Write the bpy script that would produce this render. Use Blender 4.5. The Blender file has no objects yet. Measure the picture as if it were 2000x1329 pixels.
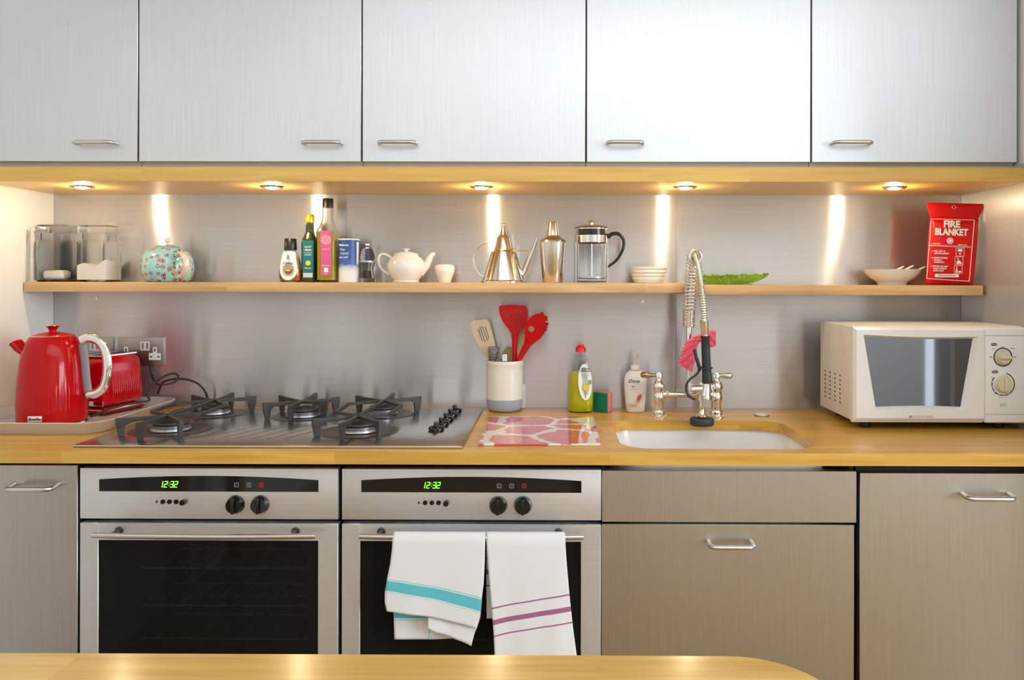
import bpy, bmesh, math, random
from mathutils import Vector, Matrix
from math import sin, cos, pi, radians as R
random.seed(7)
sc = bpy.context.scene
COL = sc.collection

# ---------------------------------------------------------------- camera
F = 1582.0; CX, CY, CZ = 0.4919, -2.4658, 1.2925
YAW, ROLL, U0, V0 = 0.0063, 0.0019, 1070.2, 544.6
cd = bpy.data.cameras.new('camera'); cam = bpy.data.objects.new('camera', cd); COL.objects.link(cam)
cd.sensor_width = 36; cd.lens = F*36/2000
cd.shift_x = (1000-U0)/2000; cd.shift_y = (V0-664.5)/2000
cam.location = (CX, CY, CZ)
cam.rotation_euler = (Matrix.Rotation(YAW,3,'Z') @ Matrix.Rotation(pi/2,3,'X') @ Matrix.Rotation(ROLL,3,'Z')).to_euler()
cd.clip_start = 0.02
sc.camera = cam
sc.view_settings.view_transform = 'Standard'; sc.view_settings.look = 'None'
sc.view_settings.gamma = 1; sc.view_settings.use_curve_mapping = False
sc.view_settings.exposure = 0.0

# ---------------------------------------------------------------- world and room light
wd = bpy.data.worlds.new('world'); sc.world = wd; wd.use_nodes = True
wd.node_tree.nodes['Background'].inputs[0].default_value = (0.80, 0.90, 1.0, 1)
wd.node_tree.nodes['Background'].inputs[1].default_value = 1.0

def area(name, loc, rot, sx, sy, power, col):
    l = bpy.data.lights.new(name, 'AREA'); l.shape = 'RECTANGLE'; l.size = sx; l.size_y = sy
    l.energy = power; l.color = col
    o = bpy.data.objects.new(name, l); o.location = loc; o.rotation_euler = rot; COL.objects.link(o); return o
RX0, RX1, RYB, RZC = -1.034, 4.3, -5.2, 2.62      # room extents
area('added_side_fill', (RX1-0.12, -3.0, 1.5), (R(90), 0, R(90)), 1.8, 1.4, 62, (0.78, 0.89, 1.0))  # added general fill from the far right wall, source out of view
area('added_ceiling_fill', (0.9, -2.8, RZC-0.03), (0, 0, 0), 2.6, 2.2, 39, (0.85, 0.925, 1.0))  # added overhead fill that brightens the upper doors; no fitting is modelled

# ---------------------------------------------------------------- pixel <-> place helpers (points on real planes)
_r = Vector((cos(YAW), sin(YAW), 0)); _f = Vector((-sin(YAW), cos(YAW), 0)); _c = Vector((CX, CY, CZ))
def ray(px, py):
    du, dv = px-U0, py-V0; c, s = cos(ROLL), sin(ROLL)
    return _f*F + _r*(c*du+s*dv) - Vector((0,0,1))*(-s*du+c*dv)
def W(px, py, Y):
    d = ray(px, py); return _c + d*((Y-CY)/d.y)
def G(px, py, Z):
    d = ray(px, py); return _c + d*((Z-CZ)/d.z)
def S(Y): return F/(Y-CY)

# ---------------------------------------------------------------- object helpers
def tag(o, label=None, cat=None, group=None, kind=None):
    if label: o['label'] = label
    if cat: o['category'] = cat
    if group: o['group'] = group
    if kind: o['kind'] = kind
    return o
def thing(name, loc, label, cat, group=None, rz=0):
    o = bpy.data.objects.new(name, None); o.location = loc; o.rotation_euler = (0,0,rz)
    o.empty_display_size = 0.02; COL.objects.link(o); return tag(o, label, cat, group)
def root_of(p):
    while p.parent: p = p.parent
    return p
def put(name, bm, m, parent=None, smooth=40, local=False, label=None):
    """bm is in world coordinates; it is stored relative to its thing's base"""
    bmesh.ops.recalc_face_normals(bm, faces=bm.faces[:])
    me = bpy.data.meshes.new(name)
    if parent is not None and not local:
        r = root_of(parent)
        mt = Matrix.Translation(r.location) @ Matrix.Rotation(r.rotation_euler.z, 4, 'Z')
        if parent.parent is None or True:
            bm.transform(mt.inverted())
    if smooth:
        for f in bm.faces: f.smooth = True
    bm.to_mesh(me); bm.free()
    if smooth: me.set_sharp_from_angle(angle=R(smooth))
    for x in (m if isinstance(m, (list, tuple)) else [m]): me.materials.append(x)
    o = bpy.data.objects.new(name, me); COL.objects.link(o)
    if parent is not None: o.parent = parent
    if label: o['label'] = label
    return o
def top(name, bm, m, label, cat, group=None, origin=None, smooth=40):
    """a thing that is one mesh"""
    if origin is None:
        xs = [v.co for v in bm.verts]
        mn = Vector([min(v[i] for v in xs) for i in range(3)]); mx = Vector([max(v[i] for v in xs) for i in range(3)])
        origin = Vector(((mn.x+mx.x)/2, (mn.y+mx.y)/2, mn.z))
    bm.transform(Matrix.Translation(-Vector(origin)))
    o = put(name, bm, m, None, smooth); o.location = origin
    return tag(o, label, cat, group)
def copy_tree(o, parent=None):
    c = o.copy(); COL.objects.link(c); c.parent = parent
    for ch in list(o.children): copy_tree(ch, c)
    return c
B = bmesh.new
def box(bm, x0, x1, y0, y1, z0, z1, bev=0, seg=2, mi=0):
    if x0 > x1: x0, x1 = x1, x0
    if y0 > y1: y0, y1 = y1, y0
    if z0 > z1: z0, z1 = z1, z0
    n0 = len(bm.faces)
    vs = [bm.verts.new((x,y,z)) for x in (x0,x1) for y in (y0,y1) for z in (z0,z1)]
    fs = [bm.faces.new([vs[i] for i in q]) for q in ((0,1,3,2),(4,6,7,5),(0,4,5,1),(2,3,7,6),(0,2,6,4),(1,5,7,3))]
    if bev:
        es = {e for f in fs for e in f.edges}
        r = bmesh.ops.bevel(bm, geom=list(es), offset=bev, segments=seg, profile=0.5, affect='EDGES')
        fs = list({f for f in r['faces']} | {f for f in fs if f.is_valid})
    if mi:
        for f in fs: f.material_index = mi
    return vs
def cyl(bm, p0, p1, r0, r1=None, seg=24):
    tube(bm, [p0, p1], [r0, r0 if r1 is None else r1], seg)
def tube(bm, pts, rad, seg=10, closed=False, up=None):
    pts = [Vector(p) for p in pts]; n = len(pts)
    rads = rad if isinstance(rad, (list, tuple)) else [rad]*n
    rings = []; prev = None
    for i, p in enumerate(pts):
        a = pts[(i-1) % n] if (closed or i > 0) else p
        b = pts[(i+1) % n] if (closed or i < n-1) else p
        t = (b-a).normalized()
        if prev is None:
            ref = Vector(up) if up else (Vector((0,0,1)) if abs(t.z) < .9 else Vector((1,0,0)))
            u = t.cross(ref).normalized()
        else:
            u = (prev - t*prev.dot(t)).normalized()
        prev = u; v = t.cross(u)
        rr = rads[i]; ru, rv = rr if isinstance(rr, tuple) else (rr, rr)
        rings.append([bm.verts.new(p + u*cos(2*pi*k/seg)*ru + v*sin(2*pi*k/seg)*rv) for k in range(seg)])
    for i in range(n if closed else n-1):
        A, Bb = rings[i], rings[(i+1) % n]
        for k in range(seg): bm.faces.new((A[k], A[(k+1)%seg], Bb[(k+1)%seg], Bb[k]))
    if not closed:
        bm.faces.new(rings[0][::-1]); bm.faces.new(rings[-1])
def smoothpath(pts, n=8):
    pts = [Vector(p) for p in pts]; out = []
    P = [pts[0]*2-pts[1]] + pts + [pts[-1]*2-pts[-2]]
    for i in range(1, len(P)-2):
        for k in range(n):
            t = k/n; a,b,c,d = P[i-1],P[i],P[i+1],P[i+2]
            out.append(0.5*((2*b)+(c-a)*t+(2*a-5*b+4*c-d)*t*t+(3*b-a-3*c+d)*t**3))
    out.append(pts[-1]); return out
def lathe(bm, cx, cy, prof, seg=48, sx=1, sy=1, sq=None, flute=None, a0=0, a1=2*pi, rot=0):
    full = abs(a1-a0-2*pi) < 1e-6; cols = seg if full else seg+1
    rings = []
    for r, z in prof:
        if r < 1e-6: rings.append([bm.verts.new((cx, cy, z))]); continue
        ring = []
        for k in range(cols):
            a = a0+(a1-a0)*k/seg; q = 1.0
            if sq: q = 1/((abs(cos(a))**sq+abs(sin(a))**sq)**(1/sq))
            if flute: q *= 1+flute[0](z)*(abs(cos(a*flute[1]/2))-0.5)
            x, y = r*q*cos(a)*sx, r*q*sin(a)*sy
            ring.append(bm.verts.new((cx+x*cos(rot)-y*sin(rot), cy+x*sin(rot)+y*cos(rot), z)))
        rings.append(ring)
    for A, C in zip(rings, rings[1:]):
        m = seg if full else cols-1
        for k in range(m):
            k2 = (k+1) % cols
            if len(A) == 1 and len(C) == 1: break
            if len(A) == 1: bm.faces.new((A[0], C[k2], C[k]))
            elif len(C) == 1: bm.faces.new((A[k], A[k2], C[0]))
            else: bm.faces.new((A[k], A[k2], C[k2], C[k]))
def prism(bm, pts, axis, lo, hi, bev=0):
    """polygon extruded along axis; pts are the two other coordinates in order"""
    def mk(a, b, c): return {'x': (c,a,b), 'y': (a,c,b), 'z': (a,b,c)}[axis]
    A = [bm.verts.new(mk(a,b,lo)) for a,b in pts]; C = [bm.verts.new(mk(a,b,hi)) for a,b in pts]
    n = len(pts); fs = [bm.faces.new(A), bm.faces.new(C)]
    for i in range(n): fs.append(bm.faces.new((A[i], A[(i+1)%n], C[(i+1)%n], C[i])))
    if bev:
        es = set(fs[0].edges) | set(fs[1].edges)
        bmesh.ops.bevel(bm, geom=list(es), offset=bev, segments=2, profile=0.5, affect='EDGES')
def rrect(x0, x1, y0, y1, r, n=8):
    out = []
    for cx, cy, a in ((x1-r,y1-r,0),(x0+r,y1-r,90),(x0+r,y0+r,180),(x1-r,y0+r,270)):
        for k in range(n+1):
            t = R(a+90*k/n); out.append((cx+r*cos(t), cy+r*sin(t)))
    return out
def ball(bm, c, r, sx=1, sy=1, sz=1, u=20, v=12):
    res = bmesh.ops.create_uvsphere(bm, u_segments=u, v_segments=v, radius=r)
    for w in res['verts']: w.co = Vector((w.co.x*sx+c[0], w.co.y*sy+c[1], w.co.z*sz+c[2]))
def text(name, s, size, m, parent, x, y, z, align='CENTER', shear=0, bold=0.0, ext=0.0004, bend=None, rot=0, spacing=1, sx=1.0, yaw=0):
    cu = bpy.data.curves.new('t', 'FONT'); cu.body = s; cu.size = size; cu.align_x = align; cu.align_y = 'CENTER'
    cu.extrude = ext; cu.shear = shear; cu.offset = bold; cu.resolution_u = 3; cu.space_character = spacing
    to = bpy.data.objects.new('t', cu); COL.objects.link(to)
    dg = bpy.context.evaluated_depsgraph_get(); dg.update()
    me0 = bpy.data.meshes.new_from_object(to.evaluated_get(dg))
    bm = B(); bm.from_mesh(me0)
    bpy.data.objects.remove(to); bpy.data.curves.remove(cu); bpy.data.meshes.remove(me0)
    for v in bm.verts:
        a, b, c = v.co.x*sx, v.co.y, v.co.z
        a, b = a*cos(rot)-b*sin(rot), a*sin(rot)+b*cos(rot)
        if bend:
            rb, cxb, cyb = bend; t = (x+a-cxb)/rb; rr = rb+c
            v.co = Vector((cxb+rr*sin(t), cyb-rr*cos(t), z+b))
        else:
            v.co = Vector((x+a*cos(yaw)+c*sin(yaw), y+a*sin(yaw)-c*cos(yaw), z+b))
    return put(name, bm, m, parent, smooth=0)

# ---------------------------------------------------------------- materials
def sock(n, *names):
    for k in names:
        if k in n.inputs: return n.inputs[k]
def mat(name, col=(.8,.8,.8), rough=.5, metal=0, **k):
    m = bpy.data.materials.new(name); m.use_nodes = True; n = m.node_tree.nodes['Principled BSDF']
    n.inputs['Base Color'].default_value = (*col, 1); n.inputs['Roughness'].default_value = rough
    n.inputs['Metallic'].default_value = metal
    for a, b in (('ior','IOR'),('trans','Transmission Weight'),('coat','Coat Weight'),('estr','Emission Strength'),
                 ('aniso','Anisotropic'),('spec','Specular IOR Level'),('sheen','Sheen Weight'),('sss','Subsurface Weight'),('alpha','Alpha')):
        if a in k: n.inputs[b].default_value = k[a]
    if 'emit' in k: n.inputs['Emission Color'].default_value = (*k['emit'], 1)
    return m
def nd(m, t, **k):
    n = m.node_tree.nodes.new(t)
    for a, b in k.items():
        if hasattr(n, a): setattr(n, a, b)
        else: n.inputs[a.replace('_',' ')].default_value = b
    return n
def lk(m, a, b): m.node_tree.links.new(a, b)
def pr(m): return m.node_tree.nodes['Principled BSDF']
def coords(m, scale=(1,1,1), kind='Object', rot=(0,0,0), loc=(0,0,0)):
    tc = nd(m, 'ShaderNodeTexCoord'); mp = nd(m, 'ShaderNodeMapping')
    mp.inputs['Scale'].default_value = scale; mp.inputs['Rotation'].default_value = rot; mp.inputs['Location'].default_value = loc
    lk(m, tc.outputs[kind], mp.inputs['Vector']); return mp.outputs[0]
def worldpos(m, scale=(1,1,1)):
    g = nd(m, 'ShaderNodeNewGeometry'); mp = nd(m, 'ShaderNodeMapping'); mp.inputs['Scale'].default_value = scale
    lk(m, g.outputs['Position'], mp.inputs['Vector']); return mp.outputs[0]
def ramp(m, fac, stops, interp='LINEAR'):
    r = nd(m, 'ShaderNodeValToRGB'); cr = r.color_ramp; cr.interpolation = interp
    while len(cr.elements) < len(stops): cr.elements.new(0.5)
    for e, (p, c) in zip(cr.elements, stops): e.position = p; e.color = (*c, 1) if len(c) == 3 else c
    lk(m, fac, r.inputs[0]); return r.outputs[0]
def mix(m, fac, a, b, mode='MIX'):
    n = nd(m, 'ShaderNodeMix'); n.data_type = 'RGBA'; n.blend_type = mode
    for s, v in ((0, fac), (6, a), (7, b)):
        if hasattr(v, 'is_output') or hasattr(v, 'links'): lk(m, v, n.inputs[s])
        elif s == 0: n.inputs[0].default_value = v
        else: n.inputs[s].default_value = (*v, 1)
    return n.outputs[2]
def bump(m, h, strength, dist=0.001):
    b = nd(m, 'ShaderNodeBump'); b.inputs['Strength'].default_value = strength; b.inputs['Distance'].default_value = dist
    lk(m, h, b.inputs['Height']); lk(m, b.outputs[0], pr(m).inputs['Normal']); return b
def brushed(name, col, rough, grain, tang, aniso=.75, var=.06, bstr=.05, patch=2.2, metal=1.0):
    """brushed metal: grain = scale vector of the brush lines, tang = direction the highlight is spread in"""
    m = mat(name, col, rough, metal); p = pr(m)
    gv = worldpos(m, grain)
    n1 = nd(m, 'ShaderNodeTexNoise'); n1.inputs['Scale'].default_value = 1; n1.inputs['Detail'].default_value = 3; lk(m, gv, n1.inputs['Vector'])
    n2 = nd(m, 'ShaderNodeTexNoise'); n2.inputs['Scale'].default_value = patch; n2.inputs['Detail'].default_value = 4; lk(m, worldpos(m), n2.inputs['Vector'])
    a = tuple(max(0,c*(1-var)) for c in col); b = tuple(min(1,c*(1+var)) for c in col)
    c1 = ramp(m, n1.outputs[0], [(.3,a),(.7,b)])
    c2 = ramp(m, n2.outputs[0], [(0,(.90,.90,.90)),(1,(1,1,1))])
    lk(m, mix(m, 1.0, c1, c2, 'MULTIPLY'), p.inputs['Base Color'])
    rr = ramp(m, n2.outputs[0], [(0,(rough*.92,)*3),(1,(rough*1.10,)*3)]); lk(m, rr, p.inputs['Roughness'])
    p.inputs['Anisotropic'].default_value = aniso
    t = nd(m, 'ShaderNodeCombineXYZ'); t.inputs[0].default_value, t.inputs[1].default_value, t.inputs[2].default_value = tang
    lk(m, t.outputs[0], p.inputs['Tangent'])
    bump(m, n1.outputs[0], bstr, .0006)
    return m
def wood(name, base, dark, light, stave=(.55,.042), rough=.38, along='x', coat=.25, contrast=1.0):
    m = mat(name, base, rough, coat=coat); p = pr(m); pr(m).inputs['Coat Roughness'].default_value = .18
    rot = (0,0,0)
    g = nd(m, 'ShaderNodeNewGeometry'); sep = nd(m, 'ShaderNodeSeparateXYZ'); lk(m, g.outputs['Position'], sep.inputs[0])
    add = nd(m, 'ShaderNodeMath'); add.operation = 'ADD'; lk(m, sep.outputs[1], add.inputs[0]); lk(m, sep.outputs[2], add.inputs[1])
    cmb = nd(m, 'ShaderNodeCombineXYZ'); lk(m, sep.outputs[0], cmb.inputs[0]); lk(m, add.outputs[0], cmb.inputs[1])
    br = nd(m, 'ShaderNodeTexBrick'); lk(m, cmb.outputs[0], br.inputs['Vector'])
    br.inputs['Scale'].default_value = 1; br.inputs['Brick Width'].default_value = stave[0]; br.inputs['Row Height'].default_value = stave[1]
    br.inputs['Mortar Size'].default_value = .0006; br.inputs['Mortar Smooth'].default_value = 1
    br.inputs['Color1'].default_value = (0,0,0,1); br.inputs['Color2'].default_value = (1,1,1,1); br.inputs['Mortar'].default_value = (.3,.3,.3,1)
    br.offset = .37; br.squash = 1
    mp = nd(m, 'ShaderNodeMapping'); mp.inputs['Scale'].default_value = (3.5, 60, 60); lk(m, g.outputs['Position'], mp.inputs['Vector'])
    offs = nd(m, 'ShaderNodeVectorMath'); offs.operation = 'ADD'; lk(m, mp.outputs[0], offs.inputs[0])
    sc2 = nd(m, 'ShaderNodeVectorMath'); sc2.operation = 'SCALE'; sc2.inputs['Scale'].default_value = 9; lk(m, br.outputs['Color'], sc2.inputs[0]); lk(m, sc2.outputs[0], offs.inputs[1])
    no = nd(m, 'ShaderNodeTexNoise'); no.inputs['Scale'].default_value = 1; no.inputs['Detail'].default_value = 5; no.inputs['Distortion'].default_value = .6; lk(m, offs.outputs[0], no.inputs['Vector'])
    c1 = ramp(m, no.outputs[0], [(.25,dark),(.5,base),(.78,light)])
    lo = 1-.22*contrast
    c2 = ramp(m, br.outputs['Color'], [(0,(lo,lo*.96,lo*.9)),(1,(1.0,1.0,1.0))])
    lk(m, mix(m, 1.0, c1, c2, 'MULTIPLY'), p.inputs['Base Color'])
    bump(m, no.outputs[0], .08, .0006)
    return m
M = {}
M['splash'] = brushed('brushed_splashback', (.62,.61,.62), .235, (3,3,420), (0,0,1), 1.0, .05, .06, 3, .82)
M['side'] = brushed('brushed_side_panel', (.62,.60,.575), .36, (3,420,3), (0,1,0), .95, .04, .04, 2.2, .72)
M['upper'] = brushed('brushed_upper_door', (.78,.80,.845), .46, (300,3,5), (1,0,0), .45, .03, .08, 3)
M['lower'] = brushed('brushed_lower_door', (.55,.525,.49), .36, (300,3,5), (1,0,0), .35, .04, .05)
M['oven'] = brushed('oven_steel', (.80,.79,.80), .40, (4,4,420), (0,0,1), .5, .03, .05, 2.2, .85)
M['hob'] = brushed('hob_steel', (.56,.54,.52), .22, (4,420,4), (0,1,0), .3, .04, .03)
M['chrome'] = mat('chrome', (.86,.85,.83), .06, 1)
M['satin'] = mat('satin_steel', (.70,.68,.65), .28, 1)
M['polished'] = mat('polished_steel', (.80,.76,.68), .10, 1)
M['shaker'] = brushed('shaker_steel', (.74,.69,.60), .2, (3,3,300), (0,0,1), .4, .03, .02)
M['dark_gap'] = mat('dark_gap', (.012,.012,.013), .7)
M['edge'] = mat('carcass_edge', (.62,.53,.42), .5)
M['white_wall'] = mat('white_wall_paint', (.86,.85,.82), .55)
M['ceiling'] = mat('ceiling_paint', (.88,.88,.87), .7)
M['wood'] = wood('oak_worktop', (.72,.40,.065), (.58,.30,.035), (.83,.51,.11), (.62,.045))
M['table_wood'] = wood('oak_table', (.66,.395,.075), (.52,.29,.04), (.78,.51,.13), (.75,.06), .30, coat=.5)
M['shelf_wood'] = wood('beech_shelf', (.70,.46,.22), (.60,.37,.15), (.80,.57,.31), (1.2,.05), .4, contrast=.3)
M['pelmet_wood'] = wood('beech_pelmet', (.80,.49,.12), (.71,.41,.08), (.87,.57,.17), (1.6,.3), .38, contrast=.3)
M['floor'] = wood('floor_wood', (.42,.26,.065), (.32,.18,.04), (.50,.33,.10), (1.2,.12), .35)
M['white_ceramic'] = mat('white_ceramic', (.83,.79,.74), .12, coat=.5)
M['cream'] = mat('cream_ceramic', (.80,.76,.66), .25)
M['slate_blue'] = mat('slate_blue_glaze', (.36,.40,.50), .3)
M['sink'] = mat('white_fireclay', (.88,.87,.86), .15)
M['red'] = mat('red_enamel', (.50,.0,.003), .14, spec=.32)
M['red_plastic'] = mat('red_plastic', (.55,.004,.006), .4, spec=.3)
M['red_bright'] = mat('bright_red_cap', (.85,.01,.01), .35)
M['black'] = mat('black_plastic', (.012,.012,.013), .3)
M['black_gloss'] = mat('black_gloss', (.006,.006,.007), .06)
M['rubber'] = mat('grey_rubber', (.03,.03,.035), .55)
M['iron'] = mat('cast_iron', (.045,.043,.042), .5)
M['dish'] = mat('burner_dish', (.10,.088,.08), .35, .7)
M['alu'] = mat('burner_aluminium', (.50,.50,.52), .35, 1)
M['glass'] = mat('clear_glass', (.99,.99,.98), .02, trans=1, ior=1.15, spec=.9)
M['sugar'] = mat('white_sugar', (.90,.88,.84), .9)
M['cable'] = mat('black_cable', (.01,.01,.012), .45)
M['white_plastic'] = mat('white_plastic', (.80,.78,.75), .3)
M['mw_white'] = mat('microwave_white', (.86,.84,.81), .28)
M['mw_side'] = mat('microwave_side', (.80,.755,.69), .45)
M['mw_glass'] = mat('microwave_glass', (.19,.20,.225), .025, 1.0)
M['mw_knob'] = mat('cream_knob', (.72,.66,.46), .35)
M['ink'] = mat('dark_ink', (.02,.02,.03), .5)
M['white_ink'] = mat('white_ink', (.85,.83,.80), .5)
M['grey_ink'] = mat('grey_ink', (.30,.30,.32), .5)
M['red_ink'] = mat('red_ink', (.7,.03,.04), .5)
M['pink_ink'] = mat('pink_ink', (.62,.10,.28), .5)
M['pink_light'] = mat('pink_light_ink', (.80,.28,.42), .5)
M['teal_ink'] = mat('teal_label', (.0,.17,.21), .45)
M['yellow_ink'] = mat('yellow_ink', (.85,.62,.02), .5)
M['green_ink'] = mat('green_ink', (.20,.42,.05), .5)
M['beige_ink'] = mat('beige_ink', (.62,.45,.28), .5)
M['gold_cap'] = mat('gold_cap', (.72,.55,.06), .3, .6)
M['label_white'] = mat('white_label', (.86,.85,.82), .45)
M['label_silver'] = mat('silver_label', (.55,.62,.66), .4)
M['oil_bottle'] = mat('dark_green_glass', (.035,.045,.008), .05, coat=.6)
M['oil'] = mat('olive_oil', (.66,.60,.02), .04, trans=.4, ior=1.3)
M['honey'] = mat('amber_honey', (.75,.22,.01), .06, trans=.35, ior=1.4)
M['soap'] = mat('yellow_washing_liquid', (.90,.86,.0), .05, trans=.25, ior=1.3)
M['clear_plastic'] = mat('clear_plastic', (.93,.94,.92), .06, trans=1, ior=1.3)
M['green_glass'] = mat('green_glass', (.66,.93,.22), .04, trans=.92, ior=1.3)
M['fire_red'] = mat('red_vinyl', (.66,.002,.004), .34, spec=.35)
M['sponge_green'] = mat('green_scourer', (.0,.17,.09), .95)
M['sponge_pink'] = mat('pink_sponge', (.80,.22,.22), .95)
M['dove_white'] = mat('soap_bottle_white', (.84,.80,.79), .22)
M['bamboo'] = mat('bamboo', (.66,.50,.32), .55)
M['olive_wood'] = mat('olive_silicone', (.38,.34,.10), .5)
M['pale_wood'] = mat('pale_wood_spoon', (.60,.42,.20), .55)
M['digits'] = mat('green_digits', (.1,.9,.05), .5, emit=(.30,1.0,.05), estr=1.3)
M['bulb'] = mat('lit_bulb', (1,1,1), .5, emit=(1.0,.86,.60), estr=28)
M['lever'] = mat('chrome_lever_brown_reflection', (.40,.30,.17), .15, 1)  # chrome tap lever; the brown it reflects is put into the colour
M['pepper'] = mat('peppercorns', (.05,.035,.025), .8)
M['socket_white'] = mat('socket_insert', (.82,.82,.80), .4)
M['door_grey'] = mat('far_door_paint', (.40,.39,.38), .5)
M['tray'] = mat('tray_aluminium', (.70,.67,.64), .35, .35)
M['glow_panel'] = mat('added_glow_pane', (.9,.95,1), .5, emit=(.88,.94,1.0), estr=5.0)  # emission for the added pane on the far right wall
M['dim_pane'] = mat('narrow_frosted_pane', (.9,.95,1), .5, emit=(.88,.94,1.0), estr=2.2)
M['whisk'] = mat('whisk_wire', (.30,.29,.28), .25, 1)
M['rack'] = mat('dim_rack_steel', (.20,.19,.17), .35, 1)
M['lamp_panel'] = mat('lit_diffuser', (1,1,1), .5, emit=(1.0,.97,.92), estr=7.0)

# floral enamel for the teapot
m = mat('floral_teapot', (.3,.6,.62), .12, coat=.5); M['floral'] = m
v = nd(m, 'ShaderNodeTexVoronoi'); v.inputs['Scale'].default_value = 56; v.inputs['Randomness'].default_value = .6; lk(m, coords(m), v.inputs['Vector'])
base = nd(m, 'ShaderNodeTexNoise'); base.inputs['Scale'].default_value = 14; lk(m, coords(m), base.inputs['Vector'])
cb = ramp(m, base.outputs[0], [(.4,(.30,.62,.66)),(.6,(.40,.72,.60))])
n3 = nd(m, 'ShaderNodeTexNoise'); n3.inputs['Scale'].default_value = 260; lk(m, coords(m), n3.inputs['Vector'])
ad = nd(m, 'ShaderNodeMath'); ad.operation = 'MULTIPLY_ADD'; lk(m, n3.outputs[0], ad.inputs[0]); ad.inputs[1].default_value = .45; lk(m, v.outputs['Distance'], ad.inputs[2])
msk = ramp(m, ad.outputs[0], [(0,(1,1,1)),(.60,(1,1,1)),(.62,(0,0,0))])
v2 = ramp(m, ad.outputs[0], [(0,(.10,.02,.05)),(.34,(.28,.04,.10)),(.40,(.78,.32,.42)),(.52,(.45,.10,.20)),(.56,(.05,.10,.10))], 'CONSTANT')
lk(m, mix(m, msk, cb, v2), pr(m).inputs['Base Color'])
# poppy glass chopping board
m = mat('poppy_glass', (.6,.1,.15), .05, coat=.4); M['poppy'] = m
wv = nd(m, 'ShaderNodeTexNoise'); wv.inputs['Scale'].default_value = 26; lk(m, coords(m), wv.inputs['Vector'])
dv = nd(m, 'ShaderNodeVectorMath'); dv.operation = 'MULTIPLY_ADD'; lk(m, wv.outputs['Color'], dv.inputs[0]); dv.inputs[1].default_value = (.038,.038,.038); lk(m, coords(m, (1,1,1), loc=(.065,.02,0)), dv.inputs[2])
v = nd(m, 'ShaderNodeTexVoronoi'); v.feature = 'DISTANCE_TO_EDGE'; v.inputs['Scale'].default_value = 7.6; v.inputs['Randomness'].default_value = .7; lk(m, dv.outputs[0], v.inputs['Vector'])
v2 = nd(m, 'ShaderNodeTexVoronoi'); v2.inputs['Scale'].default_value = 7.6; v2.inputs['Randomness'].default_value = .7; lk(m, dv.outputs[0], v2.inputs['Vector'])
red = ramp(m, v2.outputs['Distance'], [(0,(.42,.10,.13)),(.12,(.66,.10,.12)),(.7,(.60,.06,.12))])
msk = ramp(m, v.outputs['Distance'], [(.065,(0,0,0)),(.085,(1,1,1))])
lk(m, mix(m, msk, (.80,.76,.66), red), pr(m).inputs['Base Color'])
# salt carton: blue fading to a white salt picture
m = mat('salt_carton', (.02,.09,.35), .4); M['salt'] = m
sp = nd(m, 'ShaderNodeSeparateXYZ'); lk(m, coords(m), sp.inputs[0])
nn = nd(m, 'ShaderNodeTexNoise'); nn.inputs['Scale'].default_value = 60; lk(m, coords(m), nn.inputs['Vector'])
ad = nd(m, 'ShaderNodeMath'); ad.operation = 'MULTIPLY_ADD'; lk(m, nn.outputs[0], ad.inputs[0]); ad.inputs[1].default_value = .02; lk(m, sp.outputs[2], ad.inputs[2])
lk(m, ramp(m, ad.outputs[0], [(.040,(.80,.80,.80)),(.052,(.55,.62,.75)),(.062,(.05,.13,.40)),(.11,(.025,.10,.36))]), pr(m).inputs['Base Color'])
# towels: weave plus coloured stripes running across, from the UV length
def towel_mat(name, stripes, col):
    m = mat(name, (.85,.83,.82), .9, sheen=.3)
    tc = nd(m, 'ShaderNodeTexCoord'); sp = nd(m, 'ShaderNodeSeparateXYZ'); lk(m, tc.outputs['UV'], sp.inputs[0])
    st = [(0,(.84,.82,.82))]
    for a, b in stripes: st += [(a, col), (b, (.84,.82,.82))]
    lk(m, ramp(m, sp.outputs[1], st, 'CONSTANT'), pr(m).inputs['Base Color'])
    w = nd(m, 'ShaderNodeTexNoise'); w.inputs['Scale'].default_value = 900; w.inputs['Detail'].default_value = 2; lk(m, coords(m), w.inputs['Vector'])
    bump(m, w.outputs[0], .35, .0006); return m
# pink netting
m = mat('pink_net', (.9,.12,.2), .6); M['net'] = m
ch = nd(m, 'ShaderNodeTexVoronoi'); ch.inputs['Scale'].default_value = 210; ch.inputs['Randomness'].default_value = .15; lk(m, coords(m, (1,.2,.6), rot=(0,R(20),0)), ch.inputs['Vector'])
lk(m, ramp(m, ch.outputs['Distance'], [(.15,(.95,.50,.50)),(.42,(.92,.13,.20)),(.6,(.80,.07,.13))]), pr(m).inputs['Base Color'])
bump(m, ch.outputs['Distance'], .6, .002)

# ================================================================= SETTING
XL, XR = -1.033, 1.732
def struct(name, bm, m, smooth=0):
    o = put(name, bm, m, None, smooth); o['kind'] = 'structure'; return o
b = B(); box(b, RX0-.1, RX1+.1, RYB-.1, .12, -.06, 0); struct('floor', b, M['floor'])
b = B(); box(b, RX0-.1, RX1+.1, RYB-.1, .12, RZC, RZC+.06); struct('ceiling', b, M['ceiling'])
b = B(); box(b, RX0-.1, RX1+.1, .004, .12, 0, RZC); struct('wall_back', b, M['white_wall'])
b = B(); box(b, XL-.1, XL, RYB, .004, 0, RZC); struct('wall_left', b, M['white_wall'])
b = B(); box(b, XR+.004, XR+.12, -.78, .004, 0, RZC); struct('wall_right', b, M['white_wall'])
b = B(); box(b, RX1, RX1+.1, RYB, .004, 0, RZC); struct('wall_far_right', b, M['white_wall'])
b = B(); box(b, RX0, RX1, RYB-.1, RYB, 0, RZC); struct('wall_front', b, M['white_wall'])
b = B(); box(b, RX1-.03, RX1-.02, -3.9, -2.1, .8, 2.2); win = struct('added_glow_window', b, M['glow_panel'])  # unseen glowing pane, added to go with the side fill
b = B()
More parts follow.
